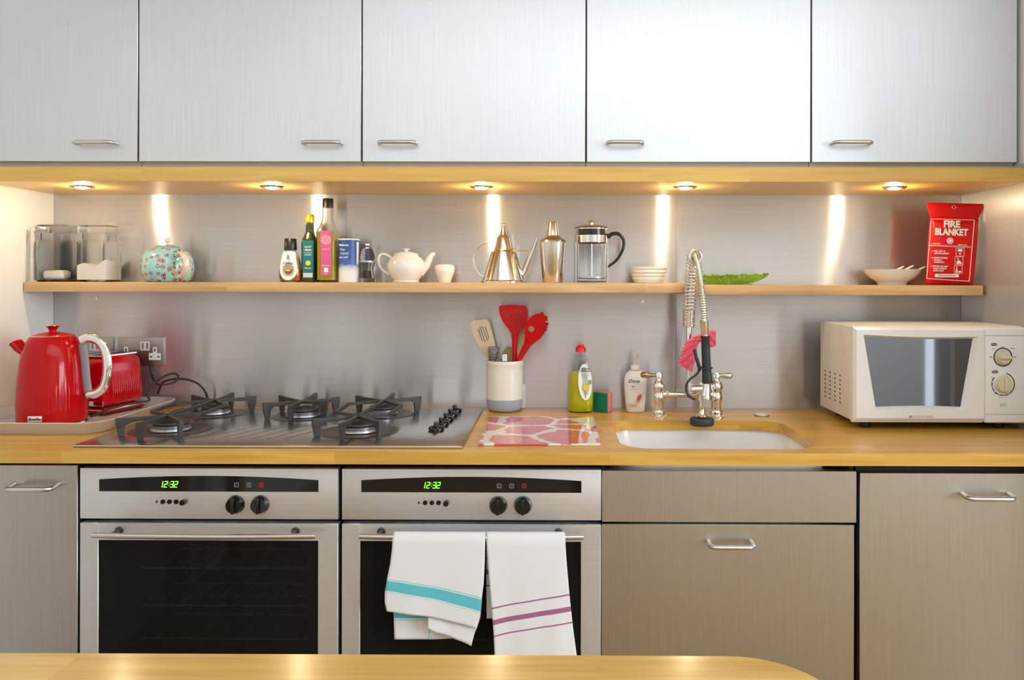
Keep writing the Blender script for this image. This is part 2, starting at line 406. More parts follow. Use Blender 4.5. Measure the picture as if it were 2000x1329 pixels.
for y in (-3.95, -3.03, -2.1): box(b, RX1-.05, RX1-.001, y, y+.05, .75, 2.25)
for z in (.75, 2.2): box(b, RX1-.05, RX1-.002, -3.95, -2.05, z, z+.05)
put('added_window_frame', b, M['white_plastic'], win)  # frame round the added glowing pane
b = B(); box(b, 3.78, 4.28, RYB+.001, RYB+.045, 0, 2.05); d1 = struct('door_1', b, M['door_grey'])
b = B(); cyl(b, (3.9,RYB+.045,1.0), (3.9,RYB+.10,1.0), .012); ball(b, (3.9,RYB+.12,1.0), .028); put('door_handle', b, M['satin'], d1)
b = B(); box(b, 3.685, 3.75, RYB+.001, RYB+.012, .02, 2.58); struct('window_2', b, M['dim_pane'])

# metal sheets on the walls
xs = W(1320, 560, 0).x
for x0, x1, lab in ((XL+.002, xs-.0008, 'long brushed steel splashback sheet behind the hob and shelf'), (xs+.0008, XR-.004, 'shorter brushed steel splashback sheet behind the sink tap and microwave')):
    b = B(); box(b, x0, x1, -.002, .003, .88, 1.60)
    top('splashback_sheet', b, M['splash'], lab, 'splashback', 'steel splashback sheets')
b = B(); box(b, XR-.003, XR+.003, -.74, -.002, .90, 1.60)
top('side_panel', b, M['side'], 'brushed steel side panel on the right wall beside the microwave', 'wall panel')
# small fixings on the splashback
for px, py, lab in ((1255,590,'small round screw head on the splashback under the ramekin'),(190,583,'small round screw head on the splashback under the sugar jar')):
    p = W(px,py,-.002); b = B(); cyl(b, (p.x,-.005,p.z), (p.x,-.0018,p.z), .0045); top('screw_head', b, M['satin'], lab, 'screw', 'splashback screws')

# ================================================================= UPPER CABINETS
YU = -.3017
zb = 1.6045; xd0 = -.6206; wdr = .6
def wire_handle(bm, x0, x1, z, yf, proj, r=.0048, drop=0):
    c = .014
    pts = [(x0,yf,z)]
    for k in range(6):
        t = pi/2*k/5; pts.append((x0+c-c*cos(t), yf-proj+c-c*sin(t), z-drop*(1 if k > 2 else .8)))
    for k in range(6):
        t = pi/2*k/5; pts.append((x1-c+c*sin(t), yf-proj+c-c*cos(t), z-drop*(1 if k < 3 else .8)))
    pts.append((x1,yf,z)); tube(bm, pts, r, 10)
ucab = [(XL+.004, xd0, (148,233), 'upper cabinet with steel door at the far left, against the white wall'),
        (xd0, xd0+.6, (590,671), 'upper cabinet with steel door above the hob, handle at its right'),
        (xd0+.6, xd0+1.2, (738,817), 'upper cabinet with steel door above the white teapot and steel oil can'),
        (xd0+1.2, xd0+1.8, (1181,1258), 'upper cabinet with steel door above the kitchen tap'),
        (xd0+1.8, XR-.004, (1619,1700), 'upper cabinet with steel door at the far right above the microwave')]
for x0, x1, (h0, h1), lab in ucab:
    t = thing('wall_cabinet', ((x0+x1)/2, -.15, zb-.012), lab, 'cabinet', 'steel fronted upper cabinets')
    b = B(); box(b, x0+.001, x1-.001, -.281, -.004, zb-.012, 2.42); put('body', b, M['edge'], t)
    b = B(); box(b, x0+.0018, x1-.0018, YU, -.2815, zb, 2.42, .0012, 1); d = put('door', b, M['upper'], t)
    hz = W(h0, 281, YU).z; b = B(); wire_handle(b, W(h0+5,281,YU).x, W(h1-3,281,YU).x, hz, YU, .030, .0052, 0)
    put('handle', b, M['satin'], d)
# wooden light pelmet
ZS = 1.5472
b = B(); box(b, XL+.003, XR-.005, -.338, -.003, ZS, ZS+.038, .001, 1)
# two visible boards: front strip and rear board share one slab
pel = top('light_pelmet', b, M['pelmet_wood'], 'long beech board under the upper cabinets holding five lit spotlights', 'pelmet')
b = B(); box(b, XL+.003, XR-.003, -.296, -.004, ZS+.038, zb-.012); top('pelmet_packer', b, M['edge'], 'thin pale strip between the beech light board and the steel cabinets', 'trim strip')
lights = ((172,366),(537,366),(940,364),(1341,363),(1745,366))
LL = ['leftmost lit spotlight in the beech board, above the glass jars','lit spotlight in the beech board between blue teapot and bottles','lit spotlight in the beech board above the steel oil can','lit spotlight in the beech board above the tap spring','rightmost lit spotlight in the beech board, above the white bowl']
dl0 = None
for (px, py), lab in zip(lights, LL):
    p = G(px, py, ZS); p.y = -.225
    if dl0 is None:
        t = thing('spotlight', (p.x, p.y, ZS), lab, 'spotlight', 'spotlights under the cabinets'); dl0 = t
        b = B(); lathe(b, p.x, p.y, [(.021,ZS-.001),(.023,ZS-.005),(.030,ZS-.004),(.034,ZS-.0002),(.021,ZS-.0002),(.021,ZS-.001)], 32); put('rim', b, M['chrome'], t)
        b = B(); lathe(b, p.x, p.y, [(.0,ZS-.008),(.012,ZS-.007),(.0205,ZS-.003),(.0205,ZS-.0003),(0,ZS-.0003)], 24); put('bulb', b, M['bulb'], t)
        l = bpy.data.lights.new('spot_glow', 'POINT'); l.energy = 1.2; l.color = (1.0,.80,.50); l.shadow_soft_size = .011
        lo = bpy.data.objects.new('spot_glow', l); lo.location = (0,0,-.024); lo.parent = t; COL.objects.link(lo)
    else:
        t = copy_tree(dl0); t.location = (p.x, p.y, ZS); t['label'] = lab

# ================================================================= SHELF
SZL, SZR, SY, ST = 1.2805, 1.2755, -.148, .0285
b = B(); box(b, XL+.004, xs-.001, SY, -.003, SZL-ST, SZL, .0015, 2); top('shelf_board', b, M['shelf_wood'], 'long beech shelf board left of the tap, holding jars, bottles and teapots', 'shelf', 'beech shelf boards')
b = B(); box(b, xs+.001, XR-.013, SY, -.003, SZR-ST, SZR, .0015, 2); top('shelf_board', b, M['shelf_wood'], 'shorter beech shelf board right of the tap, holding green dish and bowl', 'shelf', 'beech shelf boards')

# ================================================================= WORKTOP (with sink opening)
ZW, ZWB, YW = .900, .8722, -.640
HX0, HX1, HY0, HY1, HR = 0, 0, 0, 0, .06
pL = G(1212, 848, ZW); HX0 = G(1197,832,ZW).x; HX1 = G(1594,868,ZW).x
HY1 = G(1350,821,ZW).y; HY0 = G(1350,877,ZW).y
SNX0, SNX1 = HX0, HX1
hole = rrect(HX0, HX1, HY0, HY1, .075, 8)
def plate_with_hole(bm, x0, x1, y0, y1, z0, z1, hole):
    for z in (z0, z1):
        o = [bm.verts.new((x,y,z)) for x,y in ((x0,y0),(x1,y0),(x1,y1),(x0,y1))]
        h = [bm.verts.new((x,y,z)) for x,y in hole]
        es = [bm.edges.new((o[i],o[(i+1)%4])) for i in range(4)] + [bm.edges.new((h[i],h[(i+1)%len(h)])) for i in range(len(h))]
        bmesh.ops.triangle_fill(bm, use_beauty=True, use_dissolve=False, edges=es)
        if z == z0: O0, H0 = o, h
        else: O1, H1 = o, h
    for A, C in ((O0,O1),(H0,H1)):
        n = len(A)
        for i in range(n): bm.faces.new((A[i],A[(i+1)%n],C[(i+1)%n],C[i]))
b = B(); plate_with_hole(b, XL+.003, XR-.005, YW, -.004, ZWB, ZW, hole)
top('worktop', b, M['wood'], 'long oiled oak worktop running under the hob, tap and microwave', 'worktop', smooth=30)
# sink
b = B(); o_ = .012
out = rrect(HX0-.03, HX1+.03, -.576, HY1+.03, .09, 8); inn = rrect(HX0-.006, HX1+.008, -.566, HY1+.008, .08, 8); bot = rrect(HX0+.02, HX1-.02, -.55, HY1-.02, .07, 8)
def ringz(pts, z): return [b.verts.new((x,y,z)) for x,y in pts]
r1 = ringz(out, ZWB-.24); r2 = ringz(out, ZWB-.001); r3 = ringz(inn, ZWB-.001); r4 = ringz(bot, ZWB-.21)
n = len(out)
for A, C in ((r1,r2),(r2,r3),(r3,r4)):
    for i in range(n): b.faces.new((A[i],A[(i+1)%n],C[(i+1)%n],C[i]))
b.faces.new(r4); b.faces.new(r1)
t = thing('sink', ((HX0+HX1)/2, (HY0+HY1)/2, ZWB-.24), 'white ceramic undermounted sink seen through the rounded worktop opening', 'sink')
put('basin', b, M['sink'], t, 50)
b = B(); lathe(b, (HX0+HX1)/2, (HY0+HY1)/2, [(0,ZWB-.2085),(.038,ZWB-.2085),(.042,ZWB-.2095),(0,ZWB-.2095)], 24); put('drain', b, M['chrome'], t)

# ================================================================= LOWER FRONTS
YF = -.600
def fx(px): return W(px, 1000, YF).x
def fz(px, py): return W(px, py, YF).z
# left cabinet
def base_unit(name, x0, x1, zt, fronts, handle, lab, cat, grp, zb_=.12):
    t = thing(name, ((x0+x1)/2, -.3, 0), lab, cat, grp)
    b = B(); box(b, x0+.002, x1-.002, -.54, -.52, 0, .10)
    if 'sink' in lab:
        box(b, x0+.002, x0+.012, -.578, -.01, .10, zt-.002); box(b, x1-.012, x1-.002, -.578, -.01, .10, zt-.002)
        box(b, x0+.012, x1-.012, -.578, -.01, .10, .12); box(b, x0+.012, x1-.012, -.03, -.01, .12, .60)
    else: box(b, x0+.002, x1-.002, -.578, -.01, .10, zt-.002)
    put('body', b, M['dark_gap'], t)
    return t
t = base_unit('base_cabinet', XL+.004, fx(153), .865, None, None, 'dark steel base cabinet at the far left beside the first oven', 'cabinet', 'steel base units')
b = B(); box(b, XL+.005, fx(151.5), YF, YF+.02, .12, fz(76,909), .001, 1); d = put('door', b, M['lower'], t)
b = B(); wire_handle(b, W(28,944,YF).x, W(114,944,YF).x, W(70,946,YF).z, YF, .034, .0055, .004); put('handle', b, M['satin'], d)
t = base_unit('sink_cabinet', fx(1174), fx(1675), .86, None, None, 'steel sink cabinet under the sink, right of the towels', 'cabinet', 'steel base units')
b = B(); box(b, fx(1175.5), fx(1672.5), YF-.002, YF+.02, fz(1400,1020.5), fz(1400,919.5), .001, 1); put('top_panel', b, M['lower'], t)
b = B(); box(b, fx(1175.5), fx(1668), YF-.002, YF+.02, .12, fz(1400,1024.5), .001, 1); d = put('door', b, M['lower'], t)
b = B(); wire_handle(b, W(1383,1055,YF).x, W(1466,1055,YF).x, W(1425,1057,YF).z, YF-.002, .034, .0055, .004); put('handle', b, M['satin'], d)
t = base_unit('appliance_cabinet', fx(1676), XR-.006, .858, None, None, 'grey steel fronted appliance at the far right below the microwave', 'cabinet', 'steel base units')
b = B(); box(b, fx(1677.5), XR-.006, YF-.006, YF+.02, .12, fz(1830,923.5), .001, 1); d = put('door', b, M['lower'], t)
b = B(); wire_handle(b, W(1876,962,YF).x, W(1966,962,YF).x, W(1920,963,YF).z, YF-.006, .034, .0055, .004); put('handle', b, M['satin'], d)

# ---- ovens
SEG = {'1':'bc','2':'abged','3':'abgcd'}
def seg_digit(bm, ch, x, z, w, h, y):
    t = h*.13; sl = .18
    def bar(x0,z0,x1,z1):
        q = [(x0,z0),(x1,z0),(x1,z1),(x0,z1)]
        prism(bm, [(x+a+(c)*sl, z+c) for a, c in q], 'y', y-.0006, y)
    g = t*.25
    D = {'a':(g,h-t,w-g,h),'d':(g,0,w-g,t),'g':(g,h/2-t/2,w-g,h/2+t/2),'b':(w-t,h/2+g,w,h-g),'c':(w-t,g,w,h/2-g),'f':(0,h/2+g,t,h-g),'e':(0,g,t,h/2-g)}
    for s in SEG[ch]: bar(*D[s])
ox0, ox1 = fx(157), fx(661)
ov = thing('oven', ((ox0+ox1)/2, -.3, 0), 'built-in steel oven with bare handle bar, left of the pair', 'oven', 'pair of steel built-in ovens')
gx0, gx1 = fx(193), fx(621.5)
zt_, zm1, zm2, zg = fz(409,915), fz(409,1014), fz(409,1022), fz(409,1055.5)
b = B()
box(b, ox0+.004, ox0+.03, YF+.022, -.04, .14, zt_-.004); box(b, ox1-.03, ox1-.004, YF+.022, -.04, .14, zt_-.004)
box(b, ox0+.004, ox1-.004, YF+.022, -.04, zm1-.02, zt_-.004); box(b, ox0+.004, ox1-.004, YF+.022, -.04, .14, .2); box(b, ox0+.03, ox1-.03, -.1, -.04, .2, zm1-.02)
put('body', b, M['dark_gap'], ov)
# seam where the body meets the door
b = B(); box(b, ox0, ox1, YF-.002, YF+.022, zm1, zt_, .0015, 2); fp = put('control_panel', b, M['oven'], ov)
yp = YF-.002
dx0, dx1 = fx(195), fx(622.5); dzb, dze, dzm = fz(409,960), fz(409,937), fz(409,929.5)
arc = [(dx0,dzb),(dx1,dzb)] + [(dx1+(dx0-dx1)*k/16, dze+(dzm-dze)*sin(pi*k/16)**.9) for k in range(17)]
b = B(); prism(b, arc, 'y', yp-.0012, yp+.0002); put('display', b, M['black_gloss'], fp)
y2 = yp-.0013
b = B(); hz = .0135; z0 = W(315,952.5,yp).z
for ch, px in (('1',311.5),('2',320.5),('3',332.5),('2',340.5)): seg_digit(b, ch, fx(px), z0, .0082, .0150, y2)
for q in (.0042,.0100): box(b, fx(329.8)+q*.18, fx(329.8)+.0016+q*.18, y2-.0006, y2, z0+q, z0+q+.0017)
put('clock_digits', b, M['digits'], fp)
for px, mm_, nm in ((463,'grey_ink','mode_icon'),(487,'grey_ink','steam_icon'),(511,'red_ink','temperature_icon')):
    b = B(); x = fx(px); z = W(px,947.5,yp).z; h = .0052
    for q in ((x-h,x+h,z-h,z-h+.0011),(x-h,x+h,z+h-.0011,z+h),(x-h,x-h+.0011,z-h,z+h),(x+h-.0011,x+h,z-h,z+h)):
        box(b, q[0],q[1],y2-.0005,y2,q[2],q[3])
    if px == 463: tube(b, [(x-.001+.003*cos(a), y2-.0003, z+.003*sin(a)) for a in (2.2,2.9,3.6,4.3,5.0)], .0005, 5); ball(b, (x+.0005,y2-.0003,z+.0005), .001)
    elif px == 487: tube(b, [(x,y2-.0003,z+.003),(x-.0018,y2-.0003,z-.0008),(x,y2-.0003,z-.003),(x+.0018,y2-.0003,z-.0008),(x,y2-.0003,z+.003)], .0005, 5)
    else: box(b, x-.0007,x+.0007,y2-.0005,y2,z-.002,z+.003); ball(b, (x,y2-.0002,z-.0018), .0014)
    put(nm, b, M[mm_], fp)
for px in (307,319,332,345,360):
    x = fx(px); z = W(px,980.5,yp).z; b = B(); r = .0052 if px > 307 else .0022
    if px == 307: lathe_pts = None
    pj = .011 if px == 360 else .0022
    if px == 360: r = .0062
    cyl(b, (x,yp-pj,z), (x,yp+.0005,z), r, r*1.05, 20)
    if px > 307 and px < 360: cyl(b, (x,yp-pj-.0003,z), (x,yp-pj,z), r*.5, r*.5, 12)
    put('button', b, M['black_gloss'] , fp)
for px in (461,509):
    x = fx(px); z = W(px,985.5,yp).z; b = B()
    for y0_, y1_, r0, r1 in ((yp-.006,yp,.0205,.0215),(yp-.016,yp-.006,.0175,.0205)): cyl(b, (x,y0_,z),(x,y1_,z), r0, r1, 32)
    box(b, x-.0042, x+.0042, yp-.024, yp-.015, z-.0175, z+.0175, .003, 3)
    kb = put('control_knob', b, M['black_gloss'], fp)
b = B()   # door frame: four rails round the glass
box(b, ox0, gx0, YF-.002, YF+.02, .15, zm2, .0012, 1); box(b, gx1, ox1, YF-.002, YF+.02, .15, zm2, .0012, 1)
box(b, gx0-.001, gx1+.001, YF-.0018, YF+.02, zg, zm2-.0001); box(b, gx0-.001, gx1+.001, YF-.0018, YF+.02, .15, .24)
dr = put('door', b, M['oven'], ov)
b = B(); box(b, gx0, gx1, YF+.001, YF+.008, .24, zg)
gm = mat('oven_glass', (.30,.29,.28), .03, trans=.97, ior=1.16); put('door_glass', b, gm, dr)
b = B()   # rim of the inner window, dark print
m_ = .028; box(b, gx0, gx0+m_, YF+.0085, YF+.012, .24, zg); box(b, gx1-m_, gx1, YF+.0085, YF+.012, .24, zg); box(b, gx0+m_, gx1-m_, YF+.0085, YF+.012, zg-.012, zg)
put('glass_border', b, M['dark_gap'], dr)
bx0, bx1, bz = W(179,1047,YF-.041).x, W(615,1048,YF-.041).x, W(400,1048,YF-.041).z
b = B(); tube(b, [(bx0+(bx1-bx0)*k/20, YF-.037-.008*sin(pi*k/20), bz) for k in range(21)], .0062, 16); 
for k in range(12): 
    x = (bx0+bx1)/2-.03+k*.006; 
hb = put('handle', b, M['satin'], dr)
b = B()
for k in range(11): x = (bx0+bx1)/2-.045+k*.009; tube(b, [(x-.0006,YF-.0448,bz),(x+.0006,YF-.0448,bz)], .0066, 16)
put('handle_groove', b, M['satin'], dr)
for px in (234,578):
    x = W(px,1036,YF).x; b = B(); tube(b, [(x,YF-.001,bz),(x,YF-.005,bz),(x,YF-.006,bz),(x,YF-.036,bz)], [.0095,.0095,.0055,.0050], 14); put('handle_bracket', b, M['dish'], dr)
for z in (fz(400,1128), fz(400,1203), fz(400,1270)):
    b = B()
    for y in (YF+.06, YF+.2, YF+.32): tube(b, [(gx0+.07,y,z),(gx1-.03,y,z)], .0022, 8)
    for k in range(14): x = gx0+.075+(gx1-gx0-.115)*k/13; tube(b, [(x,YF+.06,z),(x,YF+.4,z)], .0014, 6)
    put('oven_rack', b, M['rack'], ov)
ov2 = copy_tree(ov); ov2.location = ov.location + Vector((fx(668)-fx(157), 0, 0))
ov2['label'] = 'built-in steel oven with two tea towels hanging on its handle'

# ================================================================= TABLE (foreground)
TY = -1.622
b = B(); pts = [(-1.0,-2.36),(.675,-2.36)]; rr = .09
pts = [(-1.0,TY),(-1.0,-2.38)] + [(.763-rr+rr*cos(a), -2.38+rr+rr*sin(a)) for a in [-pi/2+pi/2*k/8 for k in range(9)]] + [(.763-rr+rr*cos(a), TY-rr+rr*sin(a)) for a in [pi/2*k/10 for k in range(11)]]
t = thing('kitchen_table', (-.1,-2.0,0), 'oak table top with rounded corner in the foreground', 'table')
prism(b, pts, 'z', .862, .9, .002); put('table_top', b, M['table_wood'], t, 30)
for x, y in ((-.93,-1.72),(.58,-1.76),(-.93,-2.28),(.58,-2.24)):
    b = B(); box(b, x, x+.06, y-.03, y+.03, 0, .862, .003, 1); put('leg', b, M['table_wood'], t)


def prof(pxc, Y, base, lst):
    ks = S(Y)*math.sqrt(1+((pxc-U0)/F)**2); pts = [(r/ks, W(pxc, py, Y).z) for r, py in lst]; mn = min(z for _, z in pts)
    return [(r, z-mn+base) for r, z in pts]
def PX(px, Y): return W(px, 700, Y).x
def shell(outer, t, base_t=None):
    """closed hollow profile from an open outer profile (bottom to top)"""
    inner = [(max(r-t, 0.0005), max(z, outer[0][1]+(base_t or t))) for r, z in outer if r > 1e-6]
    return [(0, outer[0][1])] + [p for p in outer if p[0] > 1e-6] + inner[::-1] + [(0, outer[0][1]+(base_t or t))]
def plate(bm, outer, holes, y0, y1, fy=None):
    """flat XZ shape with holes, y0..y1 thick; fy adds a bend"""
    L = []
    for y in (y0, y1):
        loops = [[bm.verts.new((x, y+(fy(x,z) if fy else 0), z)) for x, z in p] for p in [outer]+holes]
        es = [bm.edges.new((l[i], l[(i+1)%len(l)])) for l in loops for i in range(len(l))]
        bmesh.ops.triangle_fill(bm, use_beauty=True, use_dissolve=False, edges=es); L.append(loops)
    for A, C in zip(*L):
        for i in range(len(A)): bm.faces.new((A[i], A[(i+1)%len(A)], C[(i+1)%len(A)], C[i]))
def pxpoly(lst, Y): return [(W(a,b_,Y).x, W(a,b_,Y).z) for a, b_ in lst]
def ell(cx, cz, rx, rz, n=16, a=0):
    return [(cx+rx*cos(2*pi*k/n)*cos(a)-rz*sin(2*pi*k/n)*sin(a), cz+rx*cos(2*pi*k/n)*sin(a)+rz*sin(2*pi*k/n)*cos(a)) for k in range(n)]
YS = -.080
def SB(px): return SZL if px < 1319 else SZR

# ================================================================= SHELF THINGS
def sqjar(px, rpx, Y, lab):
    x = PX(px, Y); z0 = SZL+.0005
    t = thing('glass_jar', (x, Y, z0), lab, 'jar', 'clear glass jars on the shelf')
    b = B(); o = prof(px, Y, z0, [(rpx-4,550),(rpx,547),(rpx,476),(rpx-2,472),(rpx-8,469),(rpx-8,457)])
    lathe(b, x, Y, shell(o, .0028, .005), 48, sq=7); put('body', b, M['glass'], t)
    b = B(); o = prof(px, Y, o[-1][1]+.0006, [(rpx-10,457),(rpx-2,456.5),(rpx-2,442),(rpx-4,440.5),(0.01,440)])
    lathe(b, x, Y, [(0,o[0][1])]+o, 48, sq=7); put('lid', b, M['glass'], t)
    return x, z0
x, z0 = sqjar(112, 34.5, -.062, 'square clear glass jar with a white packet inside, left on shelf')
b = B(); box(b, x-.034, x+.030, -.084, -.040, z0+.0065, z0+.038, .010, 3)
for v in b.verts: v.co.z = z0+.0065+(v.co.z-z0-.0065)*(1-.25*abs(v.co.x-x)/.04)
top('packet', b, M['sugar'], 'small crumpled white packet lying inside the left square glass jar', 'packet')
x, z0 = sqjar(194, 35, -.070, 'square clear glass jar of white sugar beside the blue teapot')
b = B(); N = 14; hw = 35/S(-.070)/math.sqrt(1+((194-U0)/F)**2)-.0042
rows = []
for i in range(N+1):
    rows.append([b.verts.new((x-hw+2*hw*i/N, -.070-hw+2*hw*j/N, z0+.047+.006*sin(i*.55)+(.010 if i > N*.6 else 0)*min(1,(i-N*.6)/3)+.002*sin(j))) for j in range(N+1)])
for i in range(N):
    for j in range(N): b.faces.new((rows[i][j],rows[i+1][j],rows[i+1][j+1],rows[i][j+1]))
rim = [rows[i][0] for i in range(N+1)]+[rows[N][j] for j in range(1,N+1)]+[rows[i][N] for i in range(N-1,-1,-1)]+[rows[0][j] for j in range(N-1,0,-1)]
bot = [b.verts.new((v.co.x, v.co.y, z0+.0062)) for v in rim]
for i in range(len(rim)): b.faces.new((rim[i],rim[(i+1)%len(rim)],bot[(i+1)%len(rim)],bot[i]))
b.faces.new(bot)
o = top('sugar', b, M['sugar'], 'white sugar filling the bottom of the right square glass jar', 'sugar'); o['kind'] = 'stuff'
Y = -.131; x = PX(63, Y); z0 = SZL+.0005
t = thing('glass_bottle', (x,Y,z0), 'slim curvy clear glass bottle at the very left end of the shelf', 'bottle')
b = B(); o = prof(63, Y, z0, [(9,550),(10,547),(9.6,520),(8,500),(7.2,490),(8.8,470),(9,460),(7,453),(5,451)])
lathe(b, x, Y, shell(o, .0014, .003), 28, sy=.75); put('body', b, M['glass'], t)
b = B(); o = prof(63, Y, o[-1][1]+.0004, [(5.5,451),(6,450),(5,445),(0.01,444)]); lathe(b, x, Y, [(0,o[0][1])]+o, 20, sy=.75); put('stopper', b, M['glass'], t)

# --- blue floral teapot
Y = -.083; px = 327; x = PX(px,Y); z0 = SZL+.0004; k = 1/S(Y)
t = thing('teapot', (x,Y,z0), 'round blue teapot with pink flower pattern and white knob', 'teapot')
b = B(); o = prof(px, Y, z0, [(42,551),(47,547),(52,535),(53.5,521),(51,505),(44,493),(34,486),(24,483)])
lathe(b, x, Y, [(0,o[0][1])]+o+[(0,o[-1][1])], 64); put('body', b, M['floral'], t, 60)
b = B(); o2 = prof(px, Y, o[-1][1]+.0002, [(24,483),(22,480.5),(12,478.5),(4,477.5)]); lathe(b, x, Y, [(0,o2[0][1])]+o2+[(0,o2[-1][1])], 40); l_ = put('lid', b, M['floral'], t)
zt = o2[-1][1]; b = B(); cyl(b, (x,Y,zt-.001),(x,Y,zt+.006), .005, .004, 14); ball(b, (x,Y,zt+.011), .0085); put('knob', b, mat('pink_white_glaze',(.80,.66,.62),.15,coat=.5), l_)
a = R(-42); d = Vector((cos(a), sin(a), 0)); c0 = Vector((x,Y,0))
pth = smoothpath([c0+d*(46*k)+Vector((0,0,z0+.077)), c0+d*(62*k)+Vector((0,0,z0+.083)), c0+d*(80*k)+Vector((0,0,z0+.068)), c0+d*(84*k)+Vector((0,0,z0+.044)), c0+d*(70*k)+Vector((0,0,z0+.018)), c0+d*(50*k)+Vector((0,0,z0+.012))], 6)
b = B(); tube(b, pth, [(.0095,.0048)]*len(pth), 14, up=(0,0,1)); put('handle', b, mat('pink_white_handle',(.82,.68,.62),.15,coat=.5), t, 60)

# --- honey bottle
Y = -.085; px = 567; x = PX(px,Y); z0 = SZL+.0004
t = thing('honey_bottle', (x,Y,z0), 'squat clear honey bottle with black cap and white teardrop label', 'bottle')
o = prof(px, Y, z0, [(18,550),(22,547),(24,538),(23.5,525),(21,511),(17,499),(12,491),(10.5,488)])
b = B(); lathe(b, x, Y, shell(o, .0016, .003), 40, sy=.62); put('body', b, M['clear_plastic'], t, 60)
o2 = [(max(r-.0019,.001), max(z,z0+.0034)) for r, z in o if z < z0+.041]; b = B(); lathe(b, x, Y, [(0,o2[0][1])]+o2+[(0,o2[-1][1])], 36, sy=.60); put('honey', b, M['honey'], t, 60)
zc = o[-1][1]; b = B(); oc = prof(px, Y, zc+.0005, [(12.5,488),(12.8,486),(12.2,467),(11,465.5)]); lathe(b, x, Y, [(0,oc[0][1])]+oc+[(0,oc[-1][1])], 36); put('cap', b, M['black'], t)
b = B(); yl = Y-.0235
lx = PX(562, yl); lz = W(562,518,yl).z
shape = [(lx+w/660, lz+h/660) for w, h in ((-11,26),(10,26),(14,12),(17,-6),(14,-20),(5,-28),(-6,-28),(-14,-20),(-17,-6),(-14,12))]
shape = [(p[0],p[1]) for p in smoothpath([(a_,c_,0) for a_,c_ in shape+[shape[0]]], 4)[:-1]]
n = len(shape); ys = lambda q: Y-sqrtq(q)
def sqrtq(q): return .0232
plate(b, shape, [], -.0004, .0004, lambda xx, zz: Y - .62*math.sqrt(max(1e-6, (.0368)**2-(xx-x)**2)) - .0009 + max(0,(zz-lz-.008))*.25)
lb = put('label', b, M['label_white'], t, 0)
b = B(); prism(b, [(lx-.006,lz+.018),(lx,lz+.034),(lx+.006,lz+.018)], 'y', Y-.0225, Y-.0221); put('bee_mark', b, M['grey_ink'], lb)
yt = Y-.0246
text('label_text','Honey', .011, M['ink'], lb, lx, yt, lz+.006, shear=.2)
text('label_text','Raw Blossom', .0055, M['grey_ink'], lb, lx, yt, lz-.004)
for kx, mm_ in ((-.009,'green_ink'),(-.003,'yellow_ink'),(.003,'yellow_ink'),(.009,'red_ink')):
    b = B(); ball(b, (lx+kx, yt+.0006, lz-.016), .003, sy=.25); put('flower_mark', b, M[mm_], lb)

# --- dark green bottle
Y = -.075; px = 604.5; x = PX(px,Y); z0 = SZL+.0004
t = thing('oil_bottle', (x,Y,z0), 'slim dark green oil bottle with yellow gold cap and teal label', 'bottle')
b = B(); o = prof(px, Y, z0, [(13,550),(15,547),(15.3,475),(13.5,466),(9,456),(7.6,450),(7.6,430)]); lathe(b, x, Y, [(0,o[0][1])]+o+[(0,o[-1][1])], 40, sq=3.2); put('body', b, M['oil_bottle'], t, 60)
b = B(); oc = prof(px, Y, o[-1][1]-.006, [(9.3,434),(9.6,431),(9.6,420),(8.5,418)]); lathe(b, x, Y, [(0,oc[0][1])]+oc+[(0,oc[-1][1])], 30); put('cap', b, M['gold_cap'], t)
rb = 15.4/S(Y); yl = Y-rb-.0006; lx = PX(601.5, yl)
b = B(); box(b, PX(591,yl), PX(611.5,yl), yl, yl+.0022, z0+.012, z0+.122, .0004, 1); lb = put('label', b, M['teal_ink'], t)
for s_, sz, dz, mm_ in (('RAW',.0085,.103,'beige_ink'),('VIRGIN',.0060,.094,'white_ink'),('COCONUT OIL',.0032,.086,'beige_ink'),('COLD PRESSED',.0028,.080,'white_ink'),('ORGANIC',.0045,.041,'yellow_ink')):
    text('label_text', s_, sz, M[mm_], lb, lx-.0005, yl-.0002, z0+dz, bold=.0002)
b = B(); cyl(b, (lx,yl-.0006,z0+.056),(lx,yl,z0+.056), .0075, .0075, 24); put('seal', b, M['yellow_ink'], lb)
b = B(); box(b, PX(592,yl), PX(610,yl), yl-.0005, yl, z0+.014, z0+.027); put('band', b, M['label_silver'], lb)

# --- olive oil square bottle
Y = -.080; px = 640; x = PX(px,Y); z0 = SZL+.0004
t = thing('olive_oil_bottle', (x,Y,z0), 'tall square olive oil bottle with black cap and pink label', 'bottle')
o = prof(px, Y, z0, [(18,550),(19.7,547),(19.7,452),(17,445),(12,438),(10,428),(9.6,404)])
b = B(); lathe(b, x, Y, shell(o, .0018, .006), 48, sq=6); put('body', b, M['glass'], t, 60)
o2 = [(r-.0021, max(z, z0+.0066)) for r, z in o[:3]]; b = B(); lathe(b, x, Y, [(0,o2[0][1])]+o2+[(0,o2[-1][1])], 48, sq=6); put('oil', b, M['oil'], t, 60)
b = B(); oc = prof(px, Y, o[-1][1]-.001, [(10.8,405),(10.8,389),(9.8,387)]); lathe(b, x, Y, [(0,oc[0][1])]+oc+[(0,oc[-1][1])], 30); put('cap', b, M['black'], t)
rb = 19.7/S(Y); yl = Y-rb-.0003; lx = PX(636.5, yl)
b = B(); box(b, PX(626,yl), PX(647,yl), yl-.0004, yl+.0008, z0+.020, z0+.151); lb = put('label', b, M['pink_ink'], t)
b = B(); zc = z0+.126; cyl(b, (lx,yl-.0008,zc),(lx,yl-.0003,zc), .0185, .0185, 36); put('round_badge', b, M['pink_ink'], lb)
b = B(); cyl(b, (lx,yl-.0012,zc-.002),(lx,yl-.0008,zc-.002), .0145, .0145, 36); put('round_badge', b, M['pink_light'], lb)
